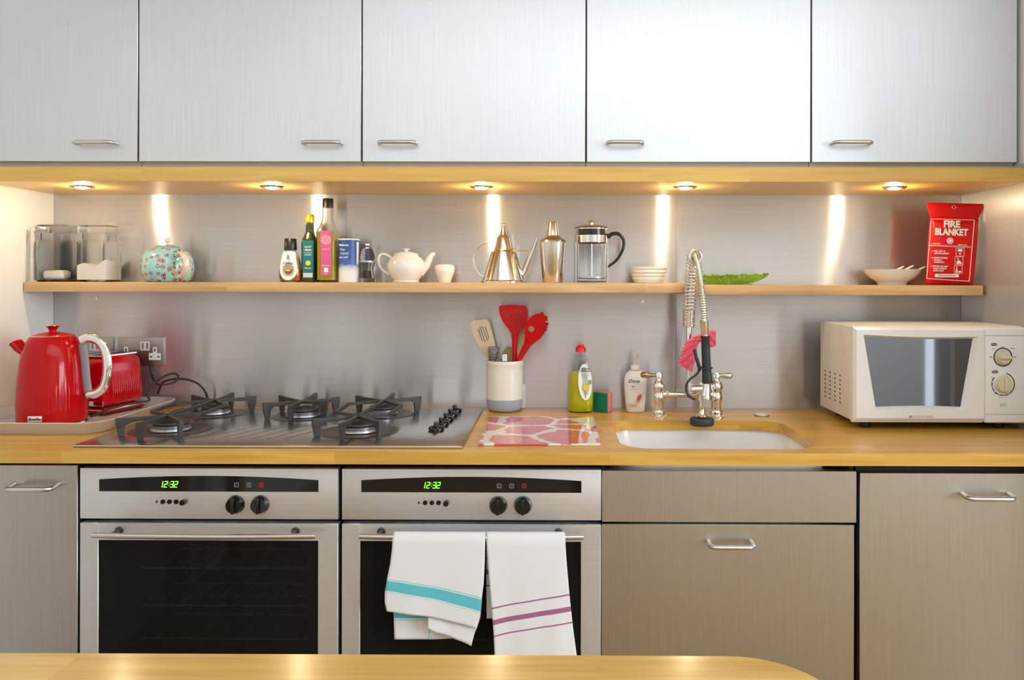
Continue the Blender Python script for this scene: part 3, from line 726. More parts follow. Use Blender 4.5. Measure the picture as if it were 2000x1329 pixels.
for q in (.006,.002,-.002,-.006,-.010):
    b = B(); box(b, lx-.009,lx+.009, yl-.0014,yl-.0011, zc+q-.0004, zc+q+.0004); put('print_line', b, M['pink_ink'], lb)
text('label_text','OLIVE OIL', .0048, M['white_ink'], lb, lx, yl-.0006, z0+.096)
text('label_text','ORGANIC', .0050, M['white_ink'], lb, lx, yl-.0006, z0+.048)
b = B(); box(b, lx-.006, lx+.006, yl-.0008, yl-.0003, z0+.029, z0+.042, .0002, 1); put('soil_mark', b, M['label_white'], lb)
text('label_text','500ml', .0042, M['white_ink'], lb, lx, yl-.0006, z0+.024)

# --- salt carton
Y = -.080; px = 681; x = PX(px,Y); z0 = SZL+.0004
t = thing('salt_carton', (x,Y,z0), 'round blue and white sea salt carton beside the pepper mill', 'carton')
b = B(); o = prof(px, Y, z0, [(20.5,550),(20.5,467)]); lathe(b, x, Y, [(0,o[0][1])]+o+[(0,o[-1][1])], 48); put('body', b, M['salt'], t)
b = B(); lathe(b, x, Y, [(0,o[-1][1]),(.0318,o[-1][1]-.002),(.0322,o[-1][1]+.001),(.031,o[-1][1]+.0022),(0,o[-1][1]+.001)], 48); put('lid', b, M['label_white'], t)
rb = 20.5/S(Y)+.0003; bn = (rb, x, Y); zt = o[-1][1]
text('carton_text','Waitrose', .0088, M['white_ink'], t, x-.010, Y, zt-.017, bold=.0003, bend=bn)
text('carton_text','Fine', .0105, M['white_ink'], t, x-.012, Y, zt-.030, bend=bn)
text('carton_text','crystal', .0105, M['white_ink'], t, x-.006, Y, zt-.041, bend=bn)
text('carton_text','sea salt', .0105, M['white_ink'], t, x-.010, Y, zt-.052, bend=bn)
b = B(); lathe(b, x, Y, [(rb,z0+.052),(rb+.0003,z0+.052),(rb+.0003,z0+.118),(rb,z0+.118)], 8, a0=R(-32), a1=R(-12)); put('info_panel', b, M['label_white'], t)

# --- pepper mill
Y = -.080; px = 717; x = PX(px,Y); z0 = SZL+.0004
t = thing('pepper_mill', (x,Y,z0), 'small faceted clear glass pepper mill beside the salt carton', 'pepper mill')
b = B(); o = prof(px, Y, z0, [(16,550),(16.5,546),(15,536),(12,526),(12.5,518),(15,514),(15,511)]); lathe(b, x, Y, shell(o, .0045, .012), 12); put('body', b, M['glass'], t, 15)
b = B(); lathe(b, x, Y, [(0,z0+.0125),(.0125,z0+.0125),(.0115,z0+.022),(.010,z0+.034),(0,z0+.034)], 16); put('peppercorns', b, M['pepper'], t)
zt = o[-1][1]; b = B(); lathe(b, x, Y, [(0,zt),(.0228,zt),(.0228,zt+.004),(0,zt+.004)], 32); put('collar', b, M['satin'], t)
b = B(); o = prof(px, Y, zt+.0042, [(14,511),(15,503),(12.5,493),(9,487)]); lathe(b, x, Y, [(0,o[0][1])]+o+[(0,o[-1][1])], 12); hd = put('head', b, M['glass'], t, 15)
b = B(); zt = o[-1][1]; lathe(b, x, Y, [(0,zt+.0003),(.006,zt+.0003),(.005,zt+.004),(.0085,zt+.009),(.0075,zt+.014),(0,zt+.016)], 16); put('knob', b, M['satin'], hd)

# --- white teapot
Y = -.078; px = 793; x = PX(px,Y); z0 = SZL+.0004; s_ = S(Y)
t = thing('teapot', (x,Y,z0), 'small plain white ceramic teapot beside the little white pot', 'teapot')
b = B(); o = prof(px, Y, z0, [(25,551),(26,549),(25,547),(31,540),(36,530),(38,521),(36,511),(30,503),(24,499),(24,497)])
lathe(b, x, Y, [(0,o[0][1])]+o+[(0,o[-1][1])], 56); put('body', b, M['white_ceramic'], t, 60)
b = B(); o2 = prof(px, Y, o[-1][1]+.0002, [(24.5,497),(24,495.5),(15,492.5),(6,491),(4,490)]); lathe(b, x, Y, [(0,o2[0][1])]+o2+[(0,o2[-1][1])], 48); l_ = put('lid', b, M['white_ceramic'], t, 60)
zt = o2[-1][1]; b = B(); lathe(b, x, Y, [(0,zt-.0005),(.005,zt-.0005),(.005,zt+.002),(.0105,zt+.005),(.0105,zt+.007),(0,zt+.0095)], 24); put('knob', b, M['white_ceramic'], l_, 60)
def wp(a_, c_, Yq, off=0): p = W(a_, c_, Yq); return Vector((p.x, Yq, p.z+off))
dz = z0-W(px,551,Y).z
b = B(); pth = smoothpath([wp(820,530,Y,dz), wp(831,520,Y,dz), wp(838,507,Y,dz), wp(843,498,Y,dz), wp(850,495,Y,dz)], 6); n = len(pth)
tube(b, pth, [(.018-.013*(i/(n-1))**.6) for i in range(n)], 16); put('spout', b, M['white_ceramic'], t, 60)
b = B(); pth = smoothpath([wp(768,507,Y,dz), wp(758,499,Y,dz), wp(746,496,Y,dz), wp(739,505,Y,dz), wp(742,520,Y,dz), wp(752,531,Y,dz), wp(764,537,Y,dz)], 6)
tube(b, pth, [(.0052,.0042)]*len(pth), 12); put('handle', b, M['white_ceramic'], t, 60)
# --- little white pot
px = 868; x = PX(px,Y); b = B(); o = prof(px, Y, z0, [(12,551.5),(12.5,549),(15,543),(19,532),(20,525),(18.5,519),(14,516.5),(6,515.6)]); lathe(b, x, Y, [(0,o[0][1])]+o+[(0,o[-1][1])], 40)
top('small_pot', b, M['white_ceramic'], 'tiny rounded white ceramic pot between white teapot and steel oil can', 'pot', smooth=60)

# --- oil can
px = 983; Y = -.078; x = PX(px,Y); dz = z0-W(px,552,Y).z
t = thing('oil_can', (x,Y,z0), 'conical polished steel oil can with long spout and wire handle', 'oil can')
b = B(); o = prof(px, Y, z0, [(44,552),(44,549.5),(41,547),(24,492),(19.5,490),(18.5,488)]); lathe(b, x, Y, [(0,o[0][1])]+o+[(0,o[-1][1])], 64); put('body', b, M['polished'], t, 22)
b = B(); o2 = prof(px, Y, o[-1][1]+.0002, [(18.5,488),(12.5,464),(8.5,460.5),(7,459),(2.6,443)]); lathe(b, x, Y, [(0,o2[0][1])]+o2+[(0,o2[-1][1])], 56); ld = put('lid', b, M['polished'], t, 22)
b = B(); ball(b, (x,Y,o2[-1][1]+.004), .0058); put('finial', b, M['polished'], ld)
b = B(); tube(b, [wp(1012,545,Y,dz), wp(1024,528,Y,dz), wp(1040,490,Y,dz), wp(1049,464,Y,dz)], [.011,.0085,.0055,.0036], 18); put('spout', b, M['chrome'], t)
b = B(); tube(b, [wp(1000,489,Y,dz), wp(1031,490,Y,dz)], .0016, 8); put('spout_stay', b, M['chrome'], t)
b = B(); tube(b, smoothpath([wp(966,472,Y,dz), wp(950,474,Y,dz), wp(934,484,Y,dz), wp(925,503,Y,dz), wp(928,523,Y,dz), wp(937,536,Y,dz), wp(946,541,Y,dz)], 6), .0016, 8); put('handle', b, M['satin'], t)

# --- shaker
px = 1079; x = PX(px,Y)
t = thing('cocktail_shaker', (x,Y,z0), 'brushed steel cocktail shaker between oil can and coffee press', 'shaker')
b = B(); o = prof(px, Y, z0, [(18.5,552),(19.5,550),(26.5,480),(27,473)]); lathe(b, x, Y, [(0,o[0][1])]+o+[(0,o[-1][1])], 56); put('cup', b, M['shaker'], t, 50)
b = B(); o2 = prof(px, Y, o[-1][1]+.0004, [(27,472),(26,469),(15,462),(13,460)]); lathe(b, x, Y, [(0,o2[0][1])]+o2+[(0,o2[-1][1])], 56); put('strainer_top', b, M['shaker'], t, 25)
b = B(); o3 = prof(px, Y, o2[-1][1]+.0003, [(13,460),(12.5,458),(10,436),(9,433)]); lathe(b, x, Y, [(0,o3[0][1])]+o3+[(0,o3[-1][1])], 48); put('cap', b, M['shaker'], t, 50)

# --- french press
px = 1155.5; x = PX(px,Y); dz = z0-W(px,552,Y).z
t = thing('coffee_press', (x,Y,z0), 'glass coffee press with chrome collar and curved black handle', 'coffee press')
b = B(); o = prof(px, Y, z0+.001, [(28,551),(29.6,548),(29.6,446)]); lathe(b, x, Y, shell(o, .0022, .003), 56); put('beaker', b, M['glass'], t)
b = B(); zt = W(px,474,Y).z+dz; zh = W(px,446,Y).z+dz; zk = W(px,460,Y).z+dz; lathe(b, x, Y, [(.0450,zt),(.0466,zt),(.0466,zk),(.0450,zk),(.0450,zt)], 56); lathe(b, x, Y, [(.0450,zh-.003),(.0466,zh-.003),(.0466,zh),(.0450,zh),(.0450,zh-.003)], 56); put('collar', b, M['polished'], t)
b = B(); lathe(b, x, Y, [(0,zh-.021),(.0415,zh-.021),(.0415,zh-.001),(0,zh-.001)], 40); put('lid_insert', b, M['black'], t)
b = B(); lathe(b, x, Y, [(.049,zh+.0005),(.051,zh+.002),(.048,zh+.005),(.030,zh+.009),(0,zh+.011),(0,zh+.0005),(.049,zh+.0005)], 56); lid = put('lid', b, M['chrome'], t)
b = B(); lathe(b, x, Y, [(0,zh+.0105),(.004,zh+.0105),(.004,zh+.018),(.010,zh+.021),(.009,zh+.025),(0,zh+.027)], 24); put('knob', b, M['chrome'], lid)
b = B(); cyl(b, (x,Y,z0+.016),(x,Y,zh-.015), .0016, .0016, 10); put('plunger_rod', b, M['chrome'], t)
b = B(); lathe(b, x, Y, [(0,z0+.012),(.0415,z0+.014),(.0415,z0+.017),(0,z0+.019)], 40); put('filter_disc', b, M['satin'], t)
for sx_ in (-1,1):
    b = B(); box(b, x+sx_*.0465-.001, x+sx_*.0465+.001, Y-.004, Y+.004, z0, zt+.002); put('frame_strip', b, M['chrome'], t)
b = B(); cyl(b, wp(1184,461,Y,dz), wp(1192,461,Y,dz), .007, .007, 16)
pth = smoothpath([wp(1189,461,Y,dz), wp(1198,456,Y,dz), wp(1210,458,Y,dz), wp(1218,470,Y,dz), wp(1216,488,Y,dz), wp(1204,508,Y,dz), wp(1186,522,Y,dz)], 7); n = len(pth)
tube(b, pth, [(.0075-.0035*i/(n-1), .0058-.002*i/(n-1)) for i in range(n)], 14); put('handle', b, M['black'], t, 60)

# --- ramekin
px = 1266; x = PX(px,Y)
b = B(); pf = [(28,553),(29.5,551)]+[(30+.9*i+(1.5 if i % 2 else -.2), 549-3.4*i) for i in range(7)]+[(36.5,526),(37,524),(36.5,522)]
o = prof(px, Y, z0, pf); lathe(b, x, Y, shell(o, .004, .006), 56, sy=.82); top('ribbed_dish', b, M['white_ceramic'], 'cream white ribbed oval dish right of the coffee press', 'dish', smooth=30)

# --- green glass leaf dish
px = 1424; Y = -.078; x = PX(px,Y); z0 = SZR+.0004
b = B(); seg = 96; rings = []
pf = [(.0,0,0),(.045,0,0),(.060,.003,.0),(.080,.012,.5),(.100,.022,1),(.107,.029,1),(.103,.0305,1),(.078,.016,.5),(.056,.007,0),(0,.006,0)]
for r, z, wv_ in pf:
    if r == 0: rings.append([b.verts.new((x,Y,z0+z))]); continue
    ring = []
    for kk in range(seg):
        a = 2*pi*kk/seg; sc_ = 1+.07*wv_*abs(sin(a*8)); 
        ring.append(b.verts.new((x+r*cos(a)*sc_, Y+r*.64*sin(a)*sc_, z0+z*(1+.10*wv_*cos(a))-.004*wv_*abs(cos(a*8))+(.0012*(1 if kk % 2 else -1)*(r > .05)))))
    rings.append(ring)
for A, C in zip(rings, rings[1:]):
    for kk in range(seg):
        k2 = (kk+1) % seg
        if len(A) == 1: b.faces.new((A[0],C[k2],C[kk]))
        elif len(C) == 1: b.faces.new((A[kk],A[k2],C[0]))
        else: b.faces.new((A[kk],A[k2],C[k2],C[kk]))
mn = min(v.co.z for v in b.verts)
for v in b.verts: v.co.z += z0-mn
top('glass_dish', b, M['green_glass'], 'scalloped lime green glass dish on the shelf behind the tap spring', 'dish', smooth=25)

# --- white bowl with spoons
px = 1742; Y = -.078; x = PX(px,Y)
b = B(); o = prof(px, Y, z0, [(29,557),(30,553),(33,550.5),(46,543),(55,534),(60,526.5)]); lathe(b, x, Y, shell(o, .003, .004), 64, sy=.80)
top('bowl', b, mat('bowl_white',(.80,.77,.73),.16,coat=.4), 'wide white china bowl holding white spoons beside the red pouch', 'bowl', smooth=50)
zr = o[-1][1]
for i, (tx, ty, Yq, lab) in enumerate(((1807,521.5,-.085,'white china spoon in the bowl, longest handle pointing at the red pouch'),(1784,519,-.070,'white china spoon in the bowl, the middle handle of three'),(1765,521,-.100,'white china spoon in the bowl, leftmost handle of three'))):
    tip = W(tx, ty, Yq); dzz = zr-W(px,526.5,Y).z
    e = Vector((tip.x, Yq, tip.z+dzz)); st_ = Vector((e.x-.072, Yq+.004, z0+.021-.001*i))
    b = B(); rim_ = e+(st_-e)*.45
    pth = [st_+(e-st_)*(q/12) for q in range(13)]
    tube(b, pth, [(.004,.003),(.010,.004),(.013,.0045),(.012,.0042),(.008,.0036)]+[(.0055,.0028)]*6+[(.006,.0026),(.004,.002)], 12, up=(0,0,1))
    top('china_spoon', b, M['white_ceramic'], lab, 'spoon', 'white spoons in the bowl', smooth=60)

# --- fire blanket pouch
Y = -.128
def quad(pts, u, v):   # pts: list of (left,right) rows
    v = v*(len(pts)-1); i = min(int(v), len(pts)-2); f = v-i
    l = Vector(pts[i][0]).lerp(Vector(pts[i+1][0]), f); r = Vector(pts[i][1]).lerp(Vector(pts[i+1][1]), f)
    return l.lerp(r, u)
rowsP = [((1817,427),(1911,430)),((1813,470),(1908,475)),((1811,515),(1904,520)),((1808,559),(1900,560))]
dzp = SZR+.0006-W(1855,559.5,Y).z
def pouch(rows_, depth, back, nu=26, nv=22, e=5):
    b = B(); G1 = []; G2 = []
    for j in range(nv+1):
        g1, g2 = [], []
        for i in range(nu+1):
            u, v = i/nu, j/nv; q = quad(rows_, u, v); p = W(q.x, q.y, Y)
            h = (1-abs(2*u-1)**e)**.5*(1-abs(2*v-1)**e)**.5
            xq = min(p.x, XR-.0045); g1.append(b.verts.new((xq, Y-.002-depth*h, p.z+dzp))); g2.append(b.verts.new((xq, Y+.002+back*h, p.z+dzp)))
        G1.append(g1); G2.append(g2)
    for Gx in (G1,G2):
        for j in range(nv):
            for i in range(nu): b.faces.new((Gx[j][i],Gx[j][i+1],Gx[j+1][i+1],Gx[j+1][i]))
    rim = lambda Gx: Gx[0]+[r[-1] for r in Gx[1:]]+Gx[-1][-2::-1]+[r[0] for r in Gx[-2:0:-1]]
    a_, c_ = rim(G1), rim(G2)
    for i in range(len(a_)): b.faces.new((a_[i],a_[(i+1)%len(a_)],c_[(i+1)%len(a_)],c_[i]))
    return b
pc = W(1855,559,Y); 
t = thing('fire_blanket_pouch', (pc.x, Y, SZR+.0006), 'red vinyl fire blanket pouch with white lettering, standing on the shelf end', 'fire blanket')
put('pouch', pouch(rowsP, .020, .014), M['fire_red'], t, 60)
rowsF = [((1810,398),(1924,401)),((1813,412),(1918,414)),((1818,431),(1908,433))]
put('top_flap', pouch(rowsF, .0045, .0045, 20, 8, 3), M['fire_red'], t, 60)
yl = Y-.0228
def fp_(a_, c_): p = W(a_, c_, yl); return (p.x, p.z+dzp)
b = B(); fr = [(1819,430),(1903,432.5),(1893,552),(1810,546.5)]
for i in range(4):
    p, q = fp_(*fr[i]), fp_(*fr[(i+1)%4]); tube(b, [(p[0],yl,p[1]),(q[0],yl,q[1])], .0009, 6)
p, q = fp_(1815,482.5), fp_(1896,486); tube(b, [(p[0],yl,p[1]),(q[0],yl,q[1])], .0007, 6)
p, q = fp_(1815,480.5), fp_(1896,484); tube(b, [(p[0],yl,p[1]),(q[0],yl,q[1])], .0004, 6)
lb = put('printed_frame', b, M['white_ink'], t)
tl = R(-1.5)
x_, z_ = fp_(1859,441); text('lettering','FIRE', .0265, M['white_ink'], t, x_, yl-.0002, z_, bold=.0011, rot=tl, sx=.98)
x_, z_ = fp_(1858,456.5); text('lettering','BLANKET', .0265, M['white_ink'], t, x_, yl-.0002, z_, bold=.0011, rot=tl, sx=.83)
x_, z_ = fp_(1855.5,473); b = B(); cyl(b, (x_,yl-.0006,z_),(x_,yl,z_), .0098, .0098, 32); em = put('round_emblem', b, M['pink_light'], t)
b = B(); tube(b, [(x_+.0078*cos(2*pi*i/24),yl-.0007,z_+.0078*sin(2*pi*i/24)) for i in range(24)], .0007, 6, closed=True); cyl(b, (x_,yl-.0012,z_),(x_,yl-.0005,z_), .004, .004, 18); put('emblem_ring', b, M['white_ink'], em)
x_, z_ = fp_(1828,478.5); text('lettering','MODEL: KF1', .0044, M['white_ink'], t, x_, yl-.0002, z_, rot=tl, bold=.0001)
x_, z_ = fp_(1880,481); text('lettering','SIZE 1.0 x 1.0', .0044, M['white_ink'], t, x_, yl-.0002, z_, rot=tl, bold=.0001)
for s1, a_, c_ in (('1. PULL TAPE TO',1821,493),('    REMOVE BLANKET',1821,497.3),('2. COVER BURNING',1820,506),('    MATERIAL',1820,510.3),('    COMPLETELY',1820,514.6),('3. SWITCH OFF HEAT',1819,522.5),('    LEAVE COVERED',1819,526.8),('    UNTIL COOL',1819,531.1)):
    x_, z_ = fp_(a_, c_); text('lettering', s1, .0058, M['white_ink'], t, x_, yl-.0002, z_, align='LEFT', rot=tl, bold=.00015, sx=.86)
for i, (a_, c_) in enumerate(((1875,495),(1873,512),(1871.5,529))):
    x_, z_ = fp_(a_, c_); h = .0118; b = B()
    for q in ((x_-h,x_+h,z_-h,z_-h+.001),(x_-h,x_+h,z_+h-.001,z_+h),(x_-h,x_-h+.001,z_-h,z_+h),(x_+h-.001,x_+h,z_-h,z_+h)): box(b, q[0],q[1],yl-.0005,yl,q[2],q[3])
    if i == 0: box(b, x_-.006,x_+.006,yl-.0005,yl,z_+.001,z_+.009); prism(b, [(x_-.004,z_-.003),(x_+.004,z_-.003),(x_,z_-.009)], 'y', yl-.0005, yl)
    elif i == 1: ball(b, (x_-.003,yl,z_+.006), .002, sy=.3); prism(b, [(x_-.008,z_-.009),(x_+.009,z_-.009),(x_+.004,z_-.001),(x_-.002,z_+.003),(x_-.006,z_-.002)], 'y', yl-.0005, yl)
    else: ball(b, (x_-.004,yl,z_+.006), .002, sy=.3); prism(b, [(x_-.008,z_-.009),(x_-.001,z_-.009),(x_-.003,z_+.003),(x_-.006,z_+.003)], 'y', yl-.0005, yl); box(b, x_+.001,x_+.008,yl-.0005,yl,z_-.009,z_-.004)
    put('pictogram', b, M['white_ink'], t)
x_, z_ = fp_(1849,541); b = B(); box(b, x_-.034, x_+.034, yl-.0005, yl, z_-.0048, z_+.0048); bl = put('white_strip', b, M['white_ink'], t)
text('strip_text','DISCARD AFTER USE', .0052, M['red_ink'], bl, x_, yl-.0006, z_, bold=.0001)
p = W(1863,407.5,Y-.0075); b = B(); tube(b, [(p.x+.0048*cos(2*pi*i/20),Y-.0078,p.z+dzp+.0048*sin(2*pi*i/20)) for i in range(20)], .0013, 8, closed=True); put('eyelet', b, M['polished'], t)

# ================================================================= HOB
ZH = .9065
h0, h1 = -.616, .284; hy0, hy1 = -.604, -.062
t = thing('hob', ((h0+h1)/2, (hy0+hy1)/2, .9002), 'wide steel gas hob with five burners set on the oak worktop', 'hob')
b = B(); box(b, h0, h1, hy0, hy1, .9002, ZH, .0022, 2); put('hob_plate', b, M['hob'], t)
lc = -.476
burn = [((lc,-.418),.100,.046),((lc+.008,-.168),.088,.040),((-.205,-.205),.088,.046),((.003,-.430),.100,.046),((.010,-.168),.088,.040)]
for (bx_, by_), rd, rc in burn:
    b = B(); lathe(b, bx_, by_, [(0,ZH+.0002),(rd,ZH+.0002),(rd-.002,ZH+.0012),(rd*.6,ZH+.0006),(0,ZH+.0006)], 56); bd = put('burner', b, M['dish'], t)
    b = B(); lathe(b, bx_, by_, [(rc,ZH+.001),(rc+.002,ZH+.003),(rc+.001,ZH+.007),(rc-.002,ZH+.008),(rc-.001,ZH+.016),(0,ZH+.017),(0,ZH+.001),(rc,ZH+.001)], 48); put('burner_ring', b, M['alu'], bd)
    b = B(); lathe(b, bx_, by_, [(0,ZH+.0172),(rc-.005,ZH+.0172),(rc-.002,ZH+.019),(rc-.003,ZH+.0235),(rc*.5,ZH+.026),(0,ZH+.0265)], 48); put('burner_cap', b, M['iron'], bd, 50)
ZT = .945
def arm(b, c, e, r=.0048, foot=True):
    c = Vector((c[0],c[1],ZT+.002)); e = Vector((e[0],e[1],ZT)); d = (e-c).normalized(); n_ = Vector((-d.y,d.x,0))
    def strip(pts, w):   # pts: list of (along, z_lo, z_hi)
        prev = None
        for s_, lo, hi in pts:
            p = c+d*s_; vs = [b.verts.new((p.x+n_.x*w*q, p.y+n_.y*w*q, z)) for q, z in ((-1,lo),(1,lo),(1,hi),(-1,hi))]
            if prev:
                for k_ in range(4): b.faces.new((prev[k_],prev[(k_+1)%4],vs[(k_+1)%4],vs[k_]))
            else: b.faces.new(vs)
            prev = vs
        b.faces.new(prev)
    L = (e-c).length
    if foot: strip([(0,ZT-.004,ZT+.003),(L-.026,ZT-.006,ZT+.004),(L-.018,ZT-.012,ZT+.005),(L-.015,ZH+.0006,ZT+.005),(L-.003,ZH+.0006,ZT+.006),(L+.003,ZT-.010,ZT+.006)], r)
    else: strip([(0,ZT-.004,ZT+.004),(L,ZT-.004,ZT+.004)], r*.9)
def pan_support(cx, lab_):
    b = B(); c1 = (cx,-.432); c2 = (cx+.012,-.178)
    for e in ((cx-.092,-.502),(cx-.010,-.562),(cx+.076,-.528)): arm(b, c1, e)
    for e in ((cx-.080,-.112),(cx+.013,-.058),(cx+.104,-.122)): arm(b, c2, e)
    arm(b, c1, c2, foot=False)
    for sg in (-1, 1):
        q = [c1, (cx+sg*.072,-.372 if sg < 0 else -.405), (cx+sg*.076,-.235 if sg < 0 else -.265), c2]
        for a_, c_ in zip(q, q[1:]): arm(b, a_, c_, foot=False)
    put('pan_support', b, M['iron'], t, 30)
pan_support(lc, ''); pan_support(.003, '')
b = B()
for e in ((-.085,-.062),(-.002,-.100),(.074,-.022),(.088,.056),(0,.130),(-.088,.082)): arm(b, (-.213,-.193), (-.213+e[0],-.193+e[1]))
put('pan_support', b, M['iron'], t, 30)
for i in range(5):
    kx, ky = .197+.003*i, -.412+.071*i
    b = B(); lathe(b, kx, ky, [(0,ZH+.0003),(.019,ZH+.0003),(.021,ZH+.006),(.019,ZH+.010),(.008,ZH+.013),(0,ZH+.013)], 32)
    box(b, kx-.0055, kx+.0055, ky-.019, ky+.019, ZH+.010, ZH+.0215, .003, 2); put('control_knob', b, M['black_gloss'], t, 50)
for i in range(6):
    b = B(); X0 = -.355+.040*i; tube(b, [(X0,-.535,ZH+.0001),(X0+.060,-.395,ZH+.0001)], (.0016,.0008), 8); put('plate_ridge', b, M['hob'], t, 60)

# ================================================================= TRAY, KETTLE, TOASTER
tx0, tx1, ty0, ty1 = XL+.004, -.628, -.468, -.014
b = B(); L_ = []
for ins, z, rr_ in ((.022,.9005,.05),(.004,.926,.065),(0,.931,.07),(.003,.9325,.068),(.008,.930,.064),(.026,.9045,.046)):
    L_.append([b.verts.new((x_,y_,z)) for x_, y_ in rrect(tx0+ins,tx1-ins,ty0+ins,ty1-ins,rr_,8)])
for A, C in zip(L_, L_[1:]):
    for i in range(len(A)): b.faces.new((A[i],A[(i+1)%len(A)],C[(i+1)%len(A)],C[i]))
b.faces.new(L_[0]); b.faces.new(L_[-1])
top('baking_tray', b, M['tray'], 'metal tray with rounded rim under the red kettle and toaster', 'tray', smooth=50)
ZTR = .9052
Y = -.315; px = 103; x = PX(px,Y); KR = 1/math.sqrt(1+((px-U0)/F)**2)
t = thing('kettle', (x,Y,ZTR), 'glossy red dome kettle with chrome loop handle', 'kettle')
k = 1/S(Y); zbot = W(px,829,Y).z
def kz(py): return ZTR+.006+(829-py)*k*1.0
pf = [(70,829),(72,826),(72,800),(71,770),(69,740),(66,715),(62,695),(56,678),(49,667),(45,663)]
b = B(); bp = [(r*k*KR, kz(py)) for r, py in pf]
fin = []
for (r0,z0_),(r1_,z1_) in zip(bp, bp[1:]):
    for q in range(3): fin.append((r0+(r1_-r0)*q/3, z0_+(z1_-z0_)*q/3))
fin.append(bp[-1])
ztop_ = kz(735)
lathe(b, x, Y, [(0,fin[0][1])]+fin+[(0,fin[-1][1])], 240, flute=(lambda z: .012*max(0,min(1,(ztop_-z)/.05))*max(0,min(1,(z-ZTR-.034)/.01)), 60))
put('body', b, M['red'], t, 60)
b = B(); lathe(b, x, Y, [(0,ZTR),(72*k*KR,ZTR),(73.5*k*KR,ZTR+.003),(72*k*KR,ZTR+.0055),(0,ZTR+.0055)], 64); put('base_plate', b, M['chrome'], t)
b = B(); zl = kz(663); lathe(b, x, Y, [(0,zl+.0003),(45*k*KR,zl+.0003),(43*k*KR,zl+.003),(30*k*KR,zl+.0075),(12*k*KR,zl+.011),(0,zl+.0115)], 56); ld = put('lid', b, M['red'], t, 60)
b = B(); lathe(b, x, Y, [(45*k*KR,zl),(46*k*KR,zl+.001),(45*k*KR,zl+.0022),(43.5*k*KR,zl+.0022),(45*k*KR,zl)], 56); put('lid_trim', b, M['chrome'], ld)
b = B(); z_ = zl+.0112; lathe(b, x, Y, [(0,z_),(.010,z_),(.009,z_+.004),(.012,z_+.011),(.0175,z_+.015),(0,z_+.0155)], 32); put('knob', b, M['red'], ld, 60)
b = B(); lathe(b, x, Y, [(0,z_+.0156),(.0178,z_+.0156),(.0185,z_+.0168),(.017,z_+.018),(0,z_+.0185)], 32); put('knob_cap', b, M['chrome'], ld, 60)
def kp(a_, c_, yy=None): p = W(a_, c_, Y); return Vector((p.x, Y if yy is None else yy, kz(c_)))
b = B(); s0 = [(.012,.020)]; pth = [kp(66,712), kp(50,697), kp(40,687), kp(31,676)]
tube(b, pth, [(.003,.010),(.009,.018),(.012,.022),(.013,.024)], 18, up=(0,1,0)); put('spout', b, M['red'], t, 60)
b = B(); hp = smoothpath([kp(158,672), kp(172,667), kp(190,671), kp(203,687), kp(209,712), kp(208,742), kp(201,763), kp(187,775), kp(170,778)], 7)
tube(b, hp, [(.0125,.0078)]*len(hp), 18, up=(0,1,0)); put('handle', b, M['chrome'], t, 70)
b = B(); gp = smoothpath([kp(161,679), kp(165,710), kp(168,745), kp(172,773)], 6); tube(b, gp, [(.012,.005)]*len(gp), 14, up=(0,1,0)); put('handle_inner_strip', b, mat('kettle_grey_plastic',(.30,.28,.30),.35), t, 60)
rb = 72.6*k*KR; a_ = R(-90-26)
b = B(); lathe(b, x, Y, [(rb,kz(821)),(rb+.0015,kz(820)),(rb+.0015,kz(811)),(rb,kz(810))], 14, a0=R(-98), a1=R(-74)); bd = put('badge', b, M['chrome'], t, 60)
text('badge_text','Breville', .0098, M['ink'], bd, x+rb*R(4), Y, kz(815.5), bend=(rb+.0016, x, Y), bold=.0002)

# toaster (turned so its long side faces right)
A_ = G(216,806,.912); A_.z = 0
yaw_ = R(-13)
W_, D_, H_ = .168, .162, .150
cxt, cyt = A_.x-W_/2+.018, A_.y+D_/2-.006
t = thing('toaster', (cxt, cyt, ZTR), 'glossy red ribbed toaster standing behind the kettle', 'toaster', rz=yaw_)
def lput(name, b, m, p, smooth=40): return put(name, b, m, p, smooth, local=True)
b = B(); box(b, -W_/2, W_/2, -D_/2, D_/2, .020, H_+.014, .026, 5)
for v in b.verts:
    if v.co.z > .06: f_ = 1-.08*(v.co.z-.06)/.1; v.co.x *= f_; v.co.y *= f_
lput('body', b, M['red'], t, 50)
for i in range(14):
    b = B(); y_ = -D_/2+.030+i*(D_-.060)/13; tube(b, [(W_/2-.0030,y_,.040),(W_/2-.0010,y_,.048),(W_/2-.0010,y_,.060),(W_/2-.0065,y_*.96,.118),(W_/2-.013,y_*.94,.130)], .0036, 8); lput('rib', b, M['red'], t, 60)
b = B(); box(b, -W_/2-.001, W_/2+.001, -D_/2-.001, D_/2+.001, .012, .021, .004, 2); lput('trim_band', b, M['chrome'], t)
b = B(); box(b, -W_/2+.004, W_/2-.004, -D_/2+.004, D_/2-.004, .004, .0125, .003, 1); lput('foot_plate', b, M['red'], t)
for sx_, sy_ in ((-1,-1),(1,-1),(-1,1),(1,1)):
    b = B(); cyl(b, (sx_*.065,sy_*.07,0),(sx_*.065,sy_*.07,.0045), .008, .008, 14); lput('foot', b, M['black'], t)
b = B(); zt = H_+.0142; plate_with_hole(b, -.060, .060, -.068, .068, zt-.001, zt+.0025, rrect(-.042,-.014,-.056,.056,.004,3)); tp = lput('top_plate', b, M['satin'], t)
for sx_ in (-1, 1):
    b = B(); box(b, sx_*.028-.014, sx_*.028+.014, -.056, .056, zt-.0006, zt+.0030 if sx_ > 0 else zt+.0004); lput('slot', b, M['dark_gap'], tp)
b = B(); box(b, -.020, .020, -D_/2-.012, -D_/2-.0005, .050, .062, .003, 2); lput('lever', b, M['chrome'], t)
b = B(); box(b, W_/2-.052, W_/2-.006, -D_/2-.003, -D_/2+.001, .026, .040, .0015, 2); bdg = lput('badge', b, M['chrome'], t)

